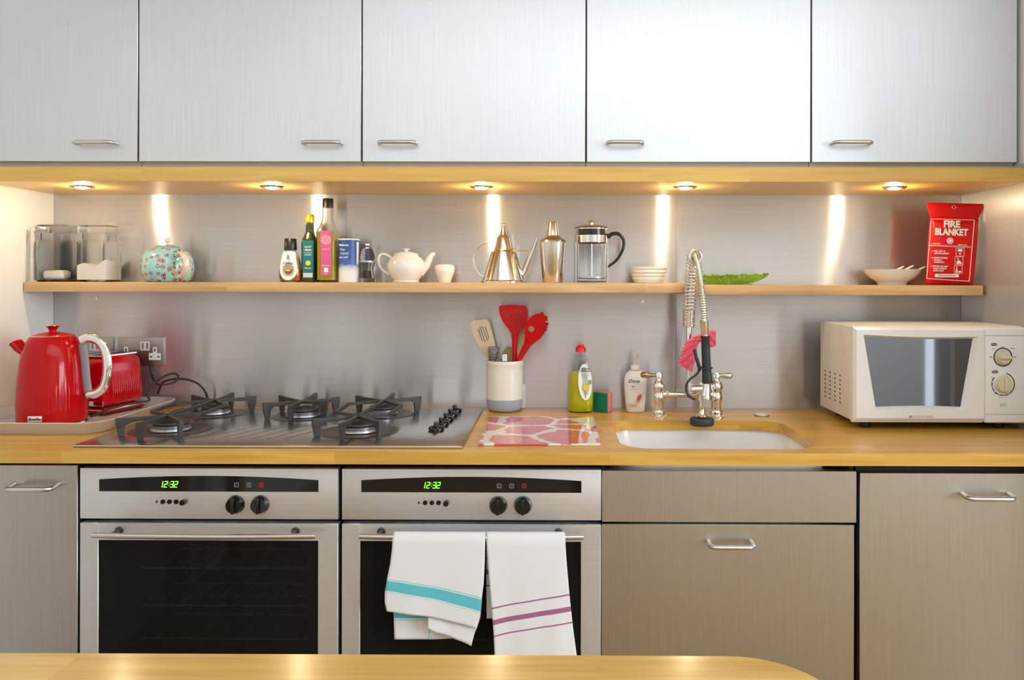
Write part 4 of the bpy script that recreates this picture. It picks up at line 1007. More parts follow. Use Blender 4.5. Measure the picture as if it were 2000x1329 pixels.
def cable(pts, lab):
    P_ = []
    for a_, c_, yy in pts: p = W(a_, c_, yy); P_.append((p.x, yy, max(p.z, .9095 if p.x > tx1-.01 else .909)))
    b = B(); tube(b, smoothpath(P_, 8), .0030, 10)
    return top('power_cable', b, M['cable'], lab, 'cable', 'black appliance cables', smooth=60)
cable([(176,815,-.285),(212,800,-.262),(250,790,-.235),(290,783,-.20),(287,770,-.195),(297,753,-.16),(322,735,-.11),(341,730,-.08),(349,738,-.07),(338,748,-.09),(312,752,-.105),(300,742,-.03),(292,712,-.012)], 'looped black power cable rising from the tray behind the toaster')
cable([(308,770,-.045),(318,748,-.06),(340,741,-.055),(366,742,-.05),(388,751,-.045),(402,768,-.035),(407,790,-.020)], 'black power cable arching over the back corner of the tray')

# sockets
def socket(x1px, lab):
    p1 = W(x1px,659,-.003); x1_ = p1.x; x0_ = x1_-.142; zt = p1.z; zb_ = zt-.085; yw = -.0022
    t = thing('wall_socket', ((x0_+x1_)/2, yw, zb_), lab, 'socket', 'double wall sockets')
    b = B(); box(b, x0_, x1_, yw-.007, yw, zb_, zt, .002, 2); put('face_plate', b, mat('brushed_socket_plate',(.42,.39,.385),.35,1) if 'plate_m' not in M else M['plate_m'], t)
    y_ = yw-.0073; cx_ = (x0_+x1_)/2
    b = B(); box(b, cx_-.001, cx_+.028, y_-.0015, y_, zt-.040, zt-.013, .0008, 1); sw = put('switch_frame', b, M['socket_white'], t)
    for q in (.0045,.0185): b = B(); box(b, cx_+q, cx_+q+.0065, y_-.0035, y_-.0014, zt-.036, zt-.017, .0006, 1); put('rocker', b, mat('rocker_grey',(.30,.20,.22),.4), sw)
    for c_ in (cx_+.044, cx_-.044):
        b = B(); prism(b, [(c_-.006,zt-.030),(c_+.006,zt-.030),(c_+.006,zt-.048),(c_+.018,zt-.048),(c_+.018,zt-.069),(c_-.018,zt-.069),(c_-.018,zt-.048),(c_-.006,zt-.048)], 'y', y_-.0012, y_); ins = put('socket_insert', b, M['socket_white'], t)
        b = B(); box(b, c_-.002, c_+.002, y_-.0014, y_-.0011, zt-.043, zt-.034); box(b, c_-.0145, c_-.008, y_-.0014, y_-.0011, zt-.061, zt-.057); box(b, c_+.008, c_+.0145, y_-.0014, y_-.0011, zt-.061, zt-.057); put('pin_hole', b, M['dark_gap'], ins)
socket(322, 'steel double wall socket above the toaster, right one')
socket(224, 'steel double wall socket behind the kettle handle, left one')

# ================================================================= CROCK AND UTENSILS
Y = -.060; px = 985.5; x = PX(px,Y); z0 = ZW+.0004; k = 1/S(Y); CRX, CRY = x, Y
t = thing('utensil_crock', (x,Y,z0), 'cream crock with blue-grey base holding cooking utensils', 'crock')
def cz_(py): return z0+(808-py)*k*1.0
b = B(); o = [(26*k,cz_(808)),(31*k,cz_(805.5)),(35*k,cz_(799)),(35.8*k,cz_(784))]; lathe(b, x, Y, [(0,z0)]+o+[(0,o[-1][1])], 56); put('glazed_base', b, M['slate_blue'], t, 60)
b = B(); o = [(35.8*k,cz_(784)+.0002),(35.6*k,cz_(730)),(35*k,cz_(721)),(36.2*k,cz_(717)),(36.6*k,cz_(712)),(35.8*k,cz_(709.5))]
inn_ = [(32*k,cz_(710)),(31.5*k,cz_(730)),(31.5*k,cz_(780))]; lathe(b, x, Y, [(0,o[0][1])]+o+inn_+[(0,cz_(780))], 56); put('body', b, M['cream'], t, 50)
text('embossed_text','UTENSILS', .014, M['cream'], t, x+.045, Y, cz_(733), bend=(35.7*k, x, Y), ext=.0004)
ZI = cz_(780)+.004
def cr(a_, c_): return (900+a_/9.495, 580+c_/9.495)
def crp(lst, Yq): return pxpoly([cr(*q) for q in lst], Yq)
def util(name, lst, holes, Yq, th, m, lab, cat, handle=None, fy=None, group='cooking utensils in the crock', hh=None):
    b = B(); plate(b, crp(lst, Yq), [crp(h, Yq) if len(h) > 2 or isinstance(h[0], tuple) else h for h in holes], Yq-th/2, Yq+th/2, fy)
    bmesh.ops.recalc_face_normals(b, faces=b.faces[:])
    if handle: tube(b, [Vector(p) for p in handle[0]], handle[1], 12)
    return top(name, b, m, lab, cat, group, smooth=35)
def slot(x0_, y0_, x1_, y1_, w=9):
    return [(x0_-w,y0_),(x0_+w,y0_-6),(x1_+w,y1_),(x1_-w,y1_+6)]
hb_ = lambda a_, c_, Yq: Vector((W(*cr(a_,c_),Yq).x, Yq, W(*cr(a_,c_),Yq).z))
Yq = -.052
util('slotted_turner', [(175,490),(200,465),(270,435),(460,415),(500,425),(525,460),(580,640),(640,890),(660,1060),(640,1180),(540,1180),(440,1060),(330,900),(240,740)],
     [slot(325,600,400,820),slot(352,555,450,840),slot(392,545,500,815),slot(452,560,522,770)], Yq, .005, M['bamboo'], 'pale bamboo slotted turner leaning left in the utensil crock', 'turner',
     ([hb_(600,1100,Yq), Vector((CRX-.006,Yq,ZI+.01))], [(.006),(.006)]))
Yq = -.072
b = B(); c_ = hb_(612,1010,Yq)
for i in range(7):
    rr_ = .0158-.0012*abs(i-1)*1.0; zz = c_.z+.011-.0062*i; tube(b, [(c_.x+rr_*cos(2*pi*q/28)-.0006*i, Yq+rr_*.8*sin(2*pi*q/28), zz+.002*sin(2*pi*q/28+i)) for q in range(28)], .0012, 6, closed=True)
for a_ in range(6):
    an = a_*pi/3; tube(b, [(c_.x+.0165*cos(an),Yq+.0132*sin(an),c_.z+.010),(c_.x+.010*cos(an)-.004,Yq+.008*sin(an),c_.z-.028),(c_.x-.002,Yq,c_.z-.050)], .0012, 6)
cyl(b, (c_.x-.002,Yq,c_.z-.048),(CRX-.015,Yq+.01,ZI+.01), .006, .006, 12)
top('coil_whisk', b, M['whisk'], 'steel wire coil whisk in the crock in front of the bamboo turner', 'whisk', 'cooking utensils in the crock', smooth=60)
Yq = -.036; util('silicone_spatula', [(760,1060),(790,1000),(850,935),(900,930),(950,950),(960,1200),(780,1200)], [], Yq, .006, M['olive_wood'], 'olive green spatula head low behind the red slotted turner', 'spatula', ([hb_(870,1150,Yq),Vector((CRX+.004,Yq,ZI+.01))],[.005,.005]))
Yq = -.080; b = B(); p = hb_(815,1120,Yq); box(b, p.x-.0072, p.x+.0072, Yq-.003, Yq+.003, p.z-.05, p.z+.008, .002, 2); 
top('steel_peeler', b, M['chrome'], 'short shiny steel handle end just above the crock rim', 'utensil', 'cooking utensils in the crock')
Yq = -.064
util('slotted_turner', [(705,185),(740,160),(960,152),(1180,165),(1222,195),(1240,300),(1245,410),(1190,560),(1110,640),(1062,700),(1045,900),(1045,1220),(950,1220),(945,800),(930,680),(870,580),(770,450),(718,320)],
     [slot(832,262,855,362,13),slot(928,262,938,362,13),slot(1025,262,1022,362,13),slot(1120,262,1112,362,13),slot(915,445,932,500,10),slot(992,445,996,500,10),slot(1066,445,1060,500,10)], Yq, .004, M['red_plastic'], 'tall bright red slotted turner standing upright in the crock', 'turner',
     ([hb_(1000,700,Yq), hb_(998,1200,Yq), Vector((CRX+.006,Yq,ZI+.006))], [.004,.0058,.0058]))
Yq = -.040
util('wooden_spoon', [(1140,500),(1180,420),(1250,390),(1330,430),(1370,520),(1370,640),(1310,700),(1200,760),(1170,880),(1110,1040),(1075,1200),(1010,1200),(1045,1040),(1060,860),(1080,700),(1100,600)], [], Yq, .006, M['pale_wood'], 'pale wooden spoon behind the two red utensils in the crock', 'spoon',
     ([hb_(1080,1050,Yq), Vector((CRX+.010,Yq,ZI+.006))], [.005,.005]))
Yq = -.075
util('spaghetti_server', [(1180,640),(1200,520),(1245,430),(1320,345),(1400,305),(1500,298),(1560,340),(1590,385),(1625,440),(1575,432),(1568,470),(1600,520),(1612,575),(1568,575),(1560,640),(1535,700),(1470,775),(1380,840),(1290,920),(1210,1040),(1130,1165),(1040,1165),(1080,1060),(1130,940),(1175,850),(1190,740)],
     [[(1310+55*cos(2*pi*q/14),590+58*sin(2*pi*q/14)) for q in range(14)]], Yq, .007, M['red_plastic'], 'red toothed spaghetti server with a round hole, leaning right in the crock', 'server',
     ([hb_(1250,860,Yq), hb_(1080,1160,Yq), Vector((CRX+.008,Yq,ZI+.008))], [(.009,.006),(.0065,.005),.0055]),
     fy=lambda xx, zz: -.010*max(0,(zz-1.085)/.03)+.0)
Yq = -.089
p = hb_(1425,430,Yq-.004); b = B(); 
for i in range(4):
    q = hb_((1500,1570,1590,1560)[i], (310,380,500,610)[i], Yq); tube(b, [q+Vector((0,.004,0)), q+Vector((.004,-.014,0)), q+Vector((.005,-.024,.002))], [.0042,.0036,.0022], 10)
spg = [o for o in bpy.data.objects if o.name.startswith('spaghetti_server')][0]
put('tooth', b, M['red_plastic'], spg, 60)
p = W(1022,776,-.010); b = B(); box(b, p.x-.0062, p.x+.0062, -.012, -.0045, ZW+.0003, W(1022,751,-.010).z, .001, 1)
top('white_card', b, M['white_plastic'], 'thin white plastic slab standing behind the right of the crock', 'card')

# ================================================================= CHOPPING BOARD
q = [G(934,868,.904), G(1173,868,.904), G(1160,814,.904), G(957,814,.904)]
b = B(); prism(b, [(v.x,v.y) for v in q], 'z', .9003, .9048, .0008)
top('glass_chopping_board', b, M['poppy'], 'glass chopping board printed with big red poppies on the worktop', 'chopping board', smooth=0)

# ================================================================= WASHING-UP LIQUID, SPONGE, SOAP
Y = -.082; px = 1134.5; x = PX(px,Y); z0 = ZW+.0004; k = 1/S(Y)
t = thing('washing_up_bottle', (x,Y,z0), 'clear bottle of yellow washing-up liquid with red cap', 'bottle')
def bz_(py): return z0+(808-py)*k
o = [(r*k, bz_(py)) for r, py in ((20,808),(23,805.5),(25,790),(25,772),(23.5,750),(21.5,725),(19,705),(15,698),(9,694),(8,690))]
b = B(); lathe(b, x, Y, shell(o, .0012, .002), 48, sy=.62); put('body', b, M['clear_plastic'], t, 60)
o2 = [(r-.0015, max(z,z0+.0024)) for r, z in o if z < bz_(735)]+[(20.8*k, bz_(729))]; b = B(); lathe(b, x, Y, [(0,o2[0][1])]+o2+[(0,o2[-1][1])], 44, sy=.60); put('liquid', b, M['soap'], t, 60)
b = B(); zc = bz_(690.5); lathe(b, x, Y, [(0,zc),(10.2*k,zc),(10.4*k,zc+.010),(8*k,zc+.015),(6*k,zc+.0165),(6*k,zc+.021),(0,zc+.022)], 32); put('cap', b, M['red_bright'], t)
lx = W(1143,747,Y-.024).x; lz = bz_(748); lr = .0225
fyb = lambda xx, zz: Y-.62*math.sqrt(max(1e-6,(25.6*k)**2-(xx-x)**2))-.0010+max(0,zz-bz_(745))*.13
b = B(); plate(b, ell(lx, lz, 13.5*k, 35*k, 32, R(3)), [], -.0004, .0004, fyb); lb = put('label', b, M['label_white'], t, 0)
yl = Y-.0262
b = B(); cyl(b, (W(1144,758,yl).x,yl+.0025,bz_(758)),(W(1144,758,yl).x,yl+.0007,bz_(758)), .0092, .0092, 28); put('lemon_mark', b, M['yellow_ink'], lb)
b = B(); xx_ = W(1144,758,yl).x; box(b, xx_-.001, xx_+.001, yl+.001, yl+.0025, bz_(779), bz_(768)); put('stem_mark', b, M['grey_ink'], lb)
b = B(); xx_ = W(1153,748,yl).x; box(b, xx_-.0035, xx_+.0035, yl+.0032, yl+.0052, bz_(752), bz_(744)); put('leaf_mark', b, M['green_ink'], lb)
lx2 = lx+.001
text('label_text','essential', .0072, M['ink'], lb, lx2, yl+.0008, bz_(721.5), bold=.0002)
text('label_text','Waitrose', .0072, M['ink'], lb, lx2, yl+.0006, bz_(726), bold=.0002)
text('label_text','washing up', .0052, M['grey_ink'], lb, lx2, yl+.0006, bz_(734)); text('label_text','liquid', .0052, M['grey_ink'], lb, lx2, yl+.0006, bz_(738.5))
# sponge
yaw2 = R(-34); p = G(1163,807,ZW)
t = thing('sponge', (W(1178,800,-.075).x, -.075, ZW+.0003), 'pink sponge with green scouring face beside the yellow bottle', 'sponge', rz=yaw2)
b = B(); box(b, -.0225, .0225, -.0175, -.0105, 0, .0575, .002, 2); lput('scouring_layer', b, M['sponge_green'], t)
b = B(); box(b, -.0225, .0225, -.0103, .0175, 0, .0575, .003, 2); lput('foam', b, M['sponge_pink'], t)
# dove
Y = -.078; px = 1241; x = PX(px,Y); k = 1/S(Y)
t = thing('soap_dispenser', (x,Y,z0), 'white pump bottle of hand soap left of the tap', 'soap dispenser')
b = B(); o = [(r*k, bz_(py)) for r, py in ((15,808),(17.5,806),(18.5,797),(20,785),(21.8,765),(22.3,750),(21.5,741),(18.5,733),(13,728),(9.6,725.5))]; lathe(b, x, Y, [(0,z0)]+o+[(0,o[-1][1])], 48, sy=.62); put('body', b, M['dove_white'], t, 60)
b = B(); zc = bz_(725.4); lathe(b, x, Y, [(0,zc),(9.4*k,zc),(9.6*k,zc+.012),(8.8*k,zc+.014),(0,zc+.014)], 32); pm = put('collar', b, M['white_plastic'], t)
b = B(); cyl(b, (x-.001,Y,zc+.0142),(x-.001,Y,zc+.036), .0045, .0040, 16); lathe(b, x-.001, Y, [(0,zc+.036),(.0095,zc+.036),(.010,zc+.042),(.007,zc+.044),(0,zc+.044)], 24)
tube(b, [(x,Y,zc+.040),(x-.004,Y-.018,zc+.040),(x-.006,Y-.030,zc+.036)], [.005,.004,.003], 12); put('pump_head', b, mat('pump_white',(.78,.68,.64),.3), t, 60)
fyd = Y-.62*22.3*k-.0004; cxl = W(1238,746,fyd).x; bn = (22.4*k*1.0, x, Y+ (22.4*k-.62*22.4*k))
text('brand_text','Dove', .0150, M['ink'], t, cxl, fyd-.0006, bz_(746.5), shear=.25, bend=(.060, x, Y+.060-.0215))
b = B(); p_ = (cxl-.002, bz_(757)); prism(b, [(p_[0]-.005,p_[1]+.001),(p_[0]-.001,p_[1]+.003),(p_[0]+.004,p_[1]+.001),(p_[0]+.001,p_[1]-.003),(p_[0]-.002,p_[1]-.001)], 'y', fyd-.0006, fyd+.0006); put('bird_mark', b, M['grey_ink'], t)
b = B(); box(b, cxl-.014, cxl+.014, fyd-.0002, fyd+.0008, bz_(762.4), bz_(762)); put('print_line', b, M['beige_ink'], t)
b = B(); ax_ = W(1248,780,fyd).x; plate(b, ell(ax_+.001, bz_(778), .0055, .0105, 20, R(-30)), [], fyd-.0003, fyd+.002); put('almond_picture', b, mat('almond_brown',(.42,.16,.07),.5), t)
b = B(); plate(b, ell(ax_-.003, bz_(784), .0055, .0075, 20, R(-50)), [], fyd+.0002, fyd+.0022); put('almond_picture', b, mat('almond_pink',(.66,.36,.24),.5), t)
b = B(); box(b, W(1226,790,fyd).x, W(1244,790,fyd).x, fyd+.0008, fyd+.0028, bz_(796.5), bz_(790.5), .0005, 1); put('gold_strip', b, M['beige_ink'], t)
# plug
p = G(1487.5,812,ZW); b = B(); lathe(b, p.x, p.y, [(0,ZW+.0003),(.0215,ZW+.0003),(.0225,ZW+.002),(.021,ZW+.0045),(.012,ZW+.0055),(0,ZW+.006)], 36)
top('sink_plug', b, M['satin'], 'round flat steel sink plug on the worktop right of the tap', 'plug')

# ================================================================= TAP
YT = -.150; YR = -.172; k = 1/S(YT)
tc = W(1345,812,YT)
t = thing('kitchen_tap', (tc.x, YT, ZW+.0003), 'chrome bridge tap with tall spring hose and black spray handle', 'tap')
def tp_(a_, c_, yy=YT): p = W(a_, c_, yy); return Vector((p.x, yy, p.z))
zoff = ZW+.0003 - tp_(1285,812).z
for sx_, pxp, hz_ in ((-1,1287,0),(1,1399,1)):
    x_ = PX(pxp, YT); zb_ = ZW+.0003
    b = B(); lathe(b, x_, YT, [(0,zb_),(.024,zb_),(.024,zb_+.002),(.020,zb_+.004),(.018,zb_+.004),(.018,zb_+.013),(0,zb_+.013)], 6 if False else 36)
    lathe(b, x_, YT, [(0,zb_+.013),(.0175,zb_+.013),(.0165,zb_+.018),(.014,zb_+.020),(.0145,zb_+.040),(.017,zb_+.045),(.0165,zb_+.060),(.0145,zb_+.066),(.0150,zb_+.074),(.0185,zb_+.080),(.0175,zb_+.092),(.012,zb_+.100),(.009,zb_+.103),(.0085,zb_+.108),(.0115,zb_+.110),(.0115,zb_+.122),(.010,zb_+.125),(0,zb_+.126)], 36)
    pl = put('pillar', b, M['chrome'], t, 50)
    b = B(); zl_ = zb_+.1165; tube(b, [(x_+sx_*.008,YT,zl_),(x_+sx_*.018,YT,zl_),(x_+sx_*.034,YT,zl_+.001),(x_+sx_*.048,YT,zl_+.001),(x_+sx_*.0525,YT,zl_+.001)] if sx_ < 0 else [(x_+.008,YT,zl_),(x_+.014,YT,zl_),(x_+.028,YT-.004,zl_),(x_+.040,YT-.006,zl_),(x_+.044,YT-.006,zl_)], [.0045,.0055,.0082,.0085,.004], 16)
    put('lever', b, M['lever'] if sx_ < 0 else M['satin'], pl, 60)
b = B(); zb_ = W(1340,771,YT).z; cyl(b, (PX(1287,YT),YT,zb_),(PX(1399,YT),YT,zb_), .0092, .0092, 24)
for pxq in (1303,1383): cyl(b, (PX(pxq,YT)-.004,YT,zb_),(PX(pxq,YT)+.004,YT,zb_), .0125, .0125, 6)
put('bridge_pipe', b, M['chrome'], t)
b = B(); cb = tp_(1372,771); ball(b, cb, .021, sz=1.0); cyl(b, cb, cb+Vector((0,-.05,.004)), .013, .012, 20); cyl(b, cb+Vector((0,0,.0)), cb+Vector((0,0,.034)), .014, .012, 24)
r1_ = tp_(1345,760,YR); cyl(b, Vector((r1_.x,YR,r1_.z)), Vector((cb.x,YT-.008,r1_.z)), .0105, .0105, 20); cyl(b, Vector((r1_.x,YR,r1_.z-.012)), Vector((r1_.x,YR,r1_.z+.016)), .012, .011, 20)
put('mixer_body', b, M['chrome'], t, 50)
b = B(); cyl(b, (r1_.x,YR,r1_.z+.010),(r1_.x,YR,W(1345,636,YR).z), .0078, .0078, 20); put('riser_pipe', b, M['chrome'], t)
# hose path and spring
YH = -.262
hp = smoothpath([tp_(1345,640,YR), tp_(1346,600,YR), tp_(1348,560,YR), tp_(1351,528,-.173), tp_(1354,508,-.179), tp_(1357,501,-.194), tp_(1360,504,-.212), tp_(1365,525,-.235), tp_(1370,565,-.255), tp_(1374,600,YH), tp_(1376,632,YH)], 14)
b = B(); dense = []
acc = 0; 
for i in range(len(hp)-1):
    n_ = max(1, int((hp[i+1]-hp[i]).length/.0013))
    for q in range(n_): dense.append(hp[i].lerp(hp[i+1], q/n_))
tube(b, dense, [.0072+(.0009 if i % 4 < 2 else -.0006) for i in range(len(dense))], 14); put('hose', b, M['satin'], t, 60)
# spring coils round the first half
Ls = [0]
for a_, c_ in zip(dense, dense[1:]): Ls.append(Ls[-1]+(c_-a_).length)
tot = Ls[-1]; i_end = next(i for i, p in enumerate(dense) if p.y < -.202)
Ltight = .046; Lend = Ls[i_end]
def at_len(s_):
    import bisect
    i = min(max(bisect.bisect_left(Ls, s_), 1), len(dense)-2); return dense[i], (dense[i+1]-dense[i-1]).normalized()
pts = []; s_ = 0; ph = 0
while s_ < Lend:
    p, tg = at_len(s_); u = tg.cross(Vector((0,1,.001)) if abs(tg.y) < .95 else Vector((0,0,1)))
    u = Vector((1,0,0)) - tg*tg.x; u.normalize(); v_ = tg.cross(u)
    rr_ = .0165 if s_ < Ltight else .0172
    pts.append(p+u*rr_*cos(ph)+v_*rr_*sin(ph))
    pitch = .0052 if s_ < Ltight else (.0098 if s_ < Lend-.02 else .0052)
    ph += 2*pi/16; s_ += pitch/16
b = B(); tube(b, pts, .0019, 6); put('spring', b, M['chrome'], t, 60)
b = B(); p, tg = at_len(Lend); ring = []
tube(b, [p+Vector((.0175*cos(2*pi*q/28),0,.0175*sin(2*pi*q/28))) for q in range(28)], .003, 8, closed=True); put('spring_end_ring', b, M['chrome'], t, 60)
# spray wand
def wd_(a_, c_): return tp_(a_, c_, YH)
def seglathe(a_, c_, prof_, m, nm, par=t):
    """rings along the axis a_->c_ ; prof_ = (fraction, radius)"""
    b = B(); tube(b, [a_.lerp(c_, f) for f, _ in prof_], [r for _, r in prof_], 24); return put(nm, b, m, par, 45)
seglathe(wd_(1375,626), wd_(1377,656), [(0,.0085),(.02,.0118),(.15,.0118),(.2,.0108),(.7,.0108),(.75,.0095),(1,.0095)], M['chrome'], 'hose_collar')
gr = seglathe(wd_(1377,656), wd_(1380,716), [(0,.0095),(.01,.0128),(.06,.0128),(.08,.0112),(.5,.0118),(1,.0120)], M['rubber'], 'spray_grip')
b = B(); c_ = wd_(1379,719); ring = [c_+Vector((.0185*cos(2*pi*q/28)-.002, .0185*sin(2*pi*q/28), 0)) for q in range(28)]; tube(b, ring, .0022, 8, closed=True); put('rubber_ring', b, M['rubber'], gr, 60)
seglathe(wd_(1379.5,716), wd_(1382,749), [(0,.0125),(.25,.0125),(.45,.0132),(.9,.0145),(1,.0135)], M['rubber'], 'grip_end')
seglathe(wd_(1381,749), wd_(1378,778), [(0,.010),(.3,.0105),(.6,.0125),(1,.015)], M['chrome'], 'valve_body')
seglathe(wd_(1372,772), wd_(1371,814), [(0,.014),(.22,.012),(.3,.0075),(.75,.0072),(.9,.010),(1,.017)], M['chrome'], 'spray_neck')
b = B(); c_ = wd_(1371,823); lathe(b, c_.x, YH, [(0,c_.z-.011),(.030,c_.z-.011),(.0325,c_.z-.008),(.0325,c_.z+.006),(.030,c_.z+.009),(.018,c_.z+.010),(0,c_.z+.011)], 40); put('rubber_nozzle', b, M['rubber'], t, 50)
b = B(); pth = smoothpath([wd_(1356,682)+Vector((0,-.004,0)), wd_(1359,698)+Vector((0,-.006,0)), wd_(1364,713)+Vector((0,-.004,0)), wd_(1366,722), wd_(1360,732), wd_(1347,742), wd_(1341,752), wd_(1341,765), wd_(1346,775), wd_(1357,781)], 6); n = len(pth)
tube(b, pth, [(.0050 if i < n*.35 else .0034, .0048 if i < n*.35 else .0032) for i in range(n)], 12); put('trigger_lever', b, M['rubber'], t, 60)

# pink netting cloth draped over the riser
Yn = -.196
topl = [(1397,646),(1385,646),(1372,651),(1358,657),(1345,664),(1337,674),(1332,688),(1327,702),(1324,712)]
botl = [(1397,678),(1386,678),(1376,672),(1369,668),(1364,672),(1360,682),(1358,695),(1356,712),(1352,727)]
b = B(); nv = 14; Gf, Gb_ = [], []
tl_ = smoothpath([(a_,c_,0) for a_,c_ in topl], 5); bl_ = smoothpath([(a_,c_,0) for a_,c_ in botl], 5)
for i, (a_, c_) in enumerate(zip(tl_, bl_)):
    f1, f2 = [], []
    for j in range(nv+1):
        v = j/nv; q = a_.lerp(c_, v); p = W(q.x, q.y, Yn); hh = .005*(1-abs(2*v-1)**3)+.0018*sin(i*.9+j*.8)+.0012*sin(j*1.9-i*.4)
        f1.append(b.verts.new((p.x, Yn-.004-hh, p.z))); f2.append(b.verts.new((p.x, Yn+.004+hh*.6, p.z)))
    Gf.append(f1); Gb_.append(f2)
for Gx in (Gf, Gb_):
    for i in range(len(Gx)-1):
        for j in range(nv): b.faces.new((Gx[i][j],Gx[i+1][j],Gx[i+1][j+1],Gx[i][j+1]))
rim = lambda Gx: Gx[0]+[r[-1] for r in Gx[1:]]+Gx[-1][-2::-1]+[r[0] for r in Gx[-2:0:-1]]
a_, c_ = rim(Gf), rim(Gb_)
for i in range(len(a_)): b.faces.new((a_[i],a_[(i+1)%len(a_)],c_[(i+1)%len(a_)],c_[i]))
top('net_cloth', b, M['net'], 'folded pink netted dishcloth hung on the tap behind the spray handle', 'cloth', smooth=60)

# ================================================================= MICROWAVE
YM = -.365; YMB = -.082; zm0 = .9205
mx0, mx1 = W(1669,740,YM).x, XR-.008; zmt = W(1800,640,YM).z
t = thing('microwave', ((mx0+mx1)/2, (YM+YMB)/2, ZW+.0003), 'white microwave oven with two cream dials on the worktop', 'microwave')
b = B(); box(b, mx0+.004, mx1, YM+.030, YMB, zm0, zmt+.002, .004, 3); put('body', b, M['mw_side'], t)
for x_ in (mx0+.05, mx1-.05):
    for y_ in (YM+.06, YMB-.04): b = B(); cyl(b, (x_,y_,ZW+.0003),(x_,y_,zm0+.002), .013, .016, 18); put('foot', b, M['black'], t)
def mp_(a_, c_): p = W(a_, c_, YM); return (p.x, p.z)
dxr = W(1924,740,YM).x
TL, TR, BR, BL = mp_(1687,654), mp_(1911,658), mp_(1886,801), mp_(1711,801)
b = B()   # door: outer frame with opening, front bulged
ya, yb = YM+.002, YM+.029
def lerp2(p, q, f): return (p[0]+(q[0]-p[0])*f, p[1]+(q[1]-p[1])*f)
nE = 10
def sagged(p, q, s_): return [(lerp2(p,q,i/nE)[0], lerp2(p,q,i/nE)[1]+s_*sin(pi*i/nE)) for i in range(nE)]
O = sagged((mx0,zmt),(dxr-.0008,zmt),.000)+[(dxr-.0008,zmt+(zm0-zmt)*i/nE) for i in range(nE)]+sagged((dxr-.0008,zm0),(mx0,zm0),0)+[(mx0,zm0+(zmt-zm0)*i/nE) for i in range(nE)]
I1 = sagged(TL,TR,-.004)+[lerp2(TR,BR,i/nE) for i in range(nE)]+sagged(BR,BL,.003)+[lerp2(BL,TL,i/nE) for i in range(nE)]
cx_, cz2 = (TL[0]+TR[0])/2, (TL[1]+BL[1])/2
I2 = [(cx_+(p[0]-cx_)*.955-.002, cz2+(p[1]-cz2)*.94) for p in I1]
oo = [(p[0]+(.006 if p[0] < mx0+.001 else 0), p[1]+(-.007 if p[1] > zmt-.001 else (.012 if p[1] < zm0+.001 else 0))) for p in O]
rings = [[b.verts.new((p[0],yb,p[1])) for p in O],[b.verts.new((p[0],ya+.010,p[1])) for p in O],[b.verts.new((p[0],ya,p[1])) for p in oo],[b.verts.new((p[0],ya-.001,p[1])) for p in I1],[b.verts.new((p[0],ya+.010,p[1])) for p in I2],[b.verts.new((p[0],yb,p[1])) for p in I2]]
for A, C in zip(rings, rings[1:]+[rings[0]]):
    for i in range(len(A)): b.faces.new((A[i],A[(i+1)%len(A)],C[(i+1)%len(A)],C[i]))
dr = put('door', b, M['mw_white'], t, 25)
b = B(); prism(b, [(cx_+(p[0]-cx_)*1.01, cz2+(p[1]-cz2)*1.01) for p in I2], 'y', ya+.011, ya+.016); put('door_window', b, M['mw_glass'], dr, 0)
x_, z_ = mp_(1801,814.5); text('brand_text','COOKWORKS', .0080, M['grey_ink'], dr, x_, ya-.0002, z_, spacing=1.15)
b = B(); x_, z_ = mp_(1779,814.5); box(b, x_-.004, x_+.004, ya-.0004, ya+.0002, z_-.0025, z_+.0025); put('brand_mark', b, M['grey_ink'], dr)
# control panel
b = B(); box(b, dxr+.0005, mx1, ya, yb, zm0, zmt, .005, 3); cp = put('control_panel', b, M['mw_white'], t, 40)
b = B(); pz0, pz1 = mp_(1960,810)[1], mp_(1960,656)[1]
for z_ in (pz0, pz1): box(b, dxr+.001, mx1-.001, ya-.0004, ya+.0004, z_-.0006, z_+.0006)
put('panel_seam', b, M['grey_ink'], cp)
yk = ya
for (a_, c_), rk, rr0, gap in (((1959.5,698),.0178,.0232,0),((1960,751),.0205,.0290,1)):
    x_, z_ = mp_(a_, c_)
    b = B(); n = 60
    if gap:
        for q in range(12):
            a0_, a1_ = R(75-q*27), R(75-q*27-(27 if q < 4 else 22))
            if q > 10: break
            tube(b, [(x_+rr0*cos(a0_+(a1_-a0_)*w/6), yk-.0002, z_+rr0*sin(a0_+(a1_-a0_)*w/6)) for w in range(7)], .0013, 6)
    else: tube(b, [(x_+rr0*cos(2*pi*q/n), yk-.0002, z_+rr0*sin(2*pi*q/n)) for q in range(n)], .0015, 6, closed=True)
    put('dial_scale', b, M['ink'], cp)
    b = B(); cyl(b, (x_,yk-.004,z_),(x_,yk,z_), rk+.001, rk+.003, 40); cyl(b, (x_,yk-.012,z_),(x_,yk-.004,z_), rk-.002, rk, 40)
    if gap: box(b, x_-.0035, x_+.0035, yk-.019, yk-.011, z_-rk+.003, z_+rk-.003, .002, 2)
    else: box(b, x_-rk+.003, x_+rk-.003, yk-.019, yk-.011, z_-.0035, z_+.0035, .002, 2)
    put('dial', b, M['mw_knob'], cp, 40)
for (a_, c_), s1 in (((1942,673.5),'Power'),((1944,727),'Timer')):
    x_, z_ = mp_(a_, c_); b = B(); prism(b, rrect(x_-.0078,x_+.0078,z_-.0034,z_+.0034,.003,4), 'y', yk-.0005, yk+.0002); pk = put('panel_mark', b, M['ink'], cp)
    text('panel_text', s1, .0052, M['label_white'], pk, x_, yk-.0006, z_)
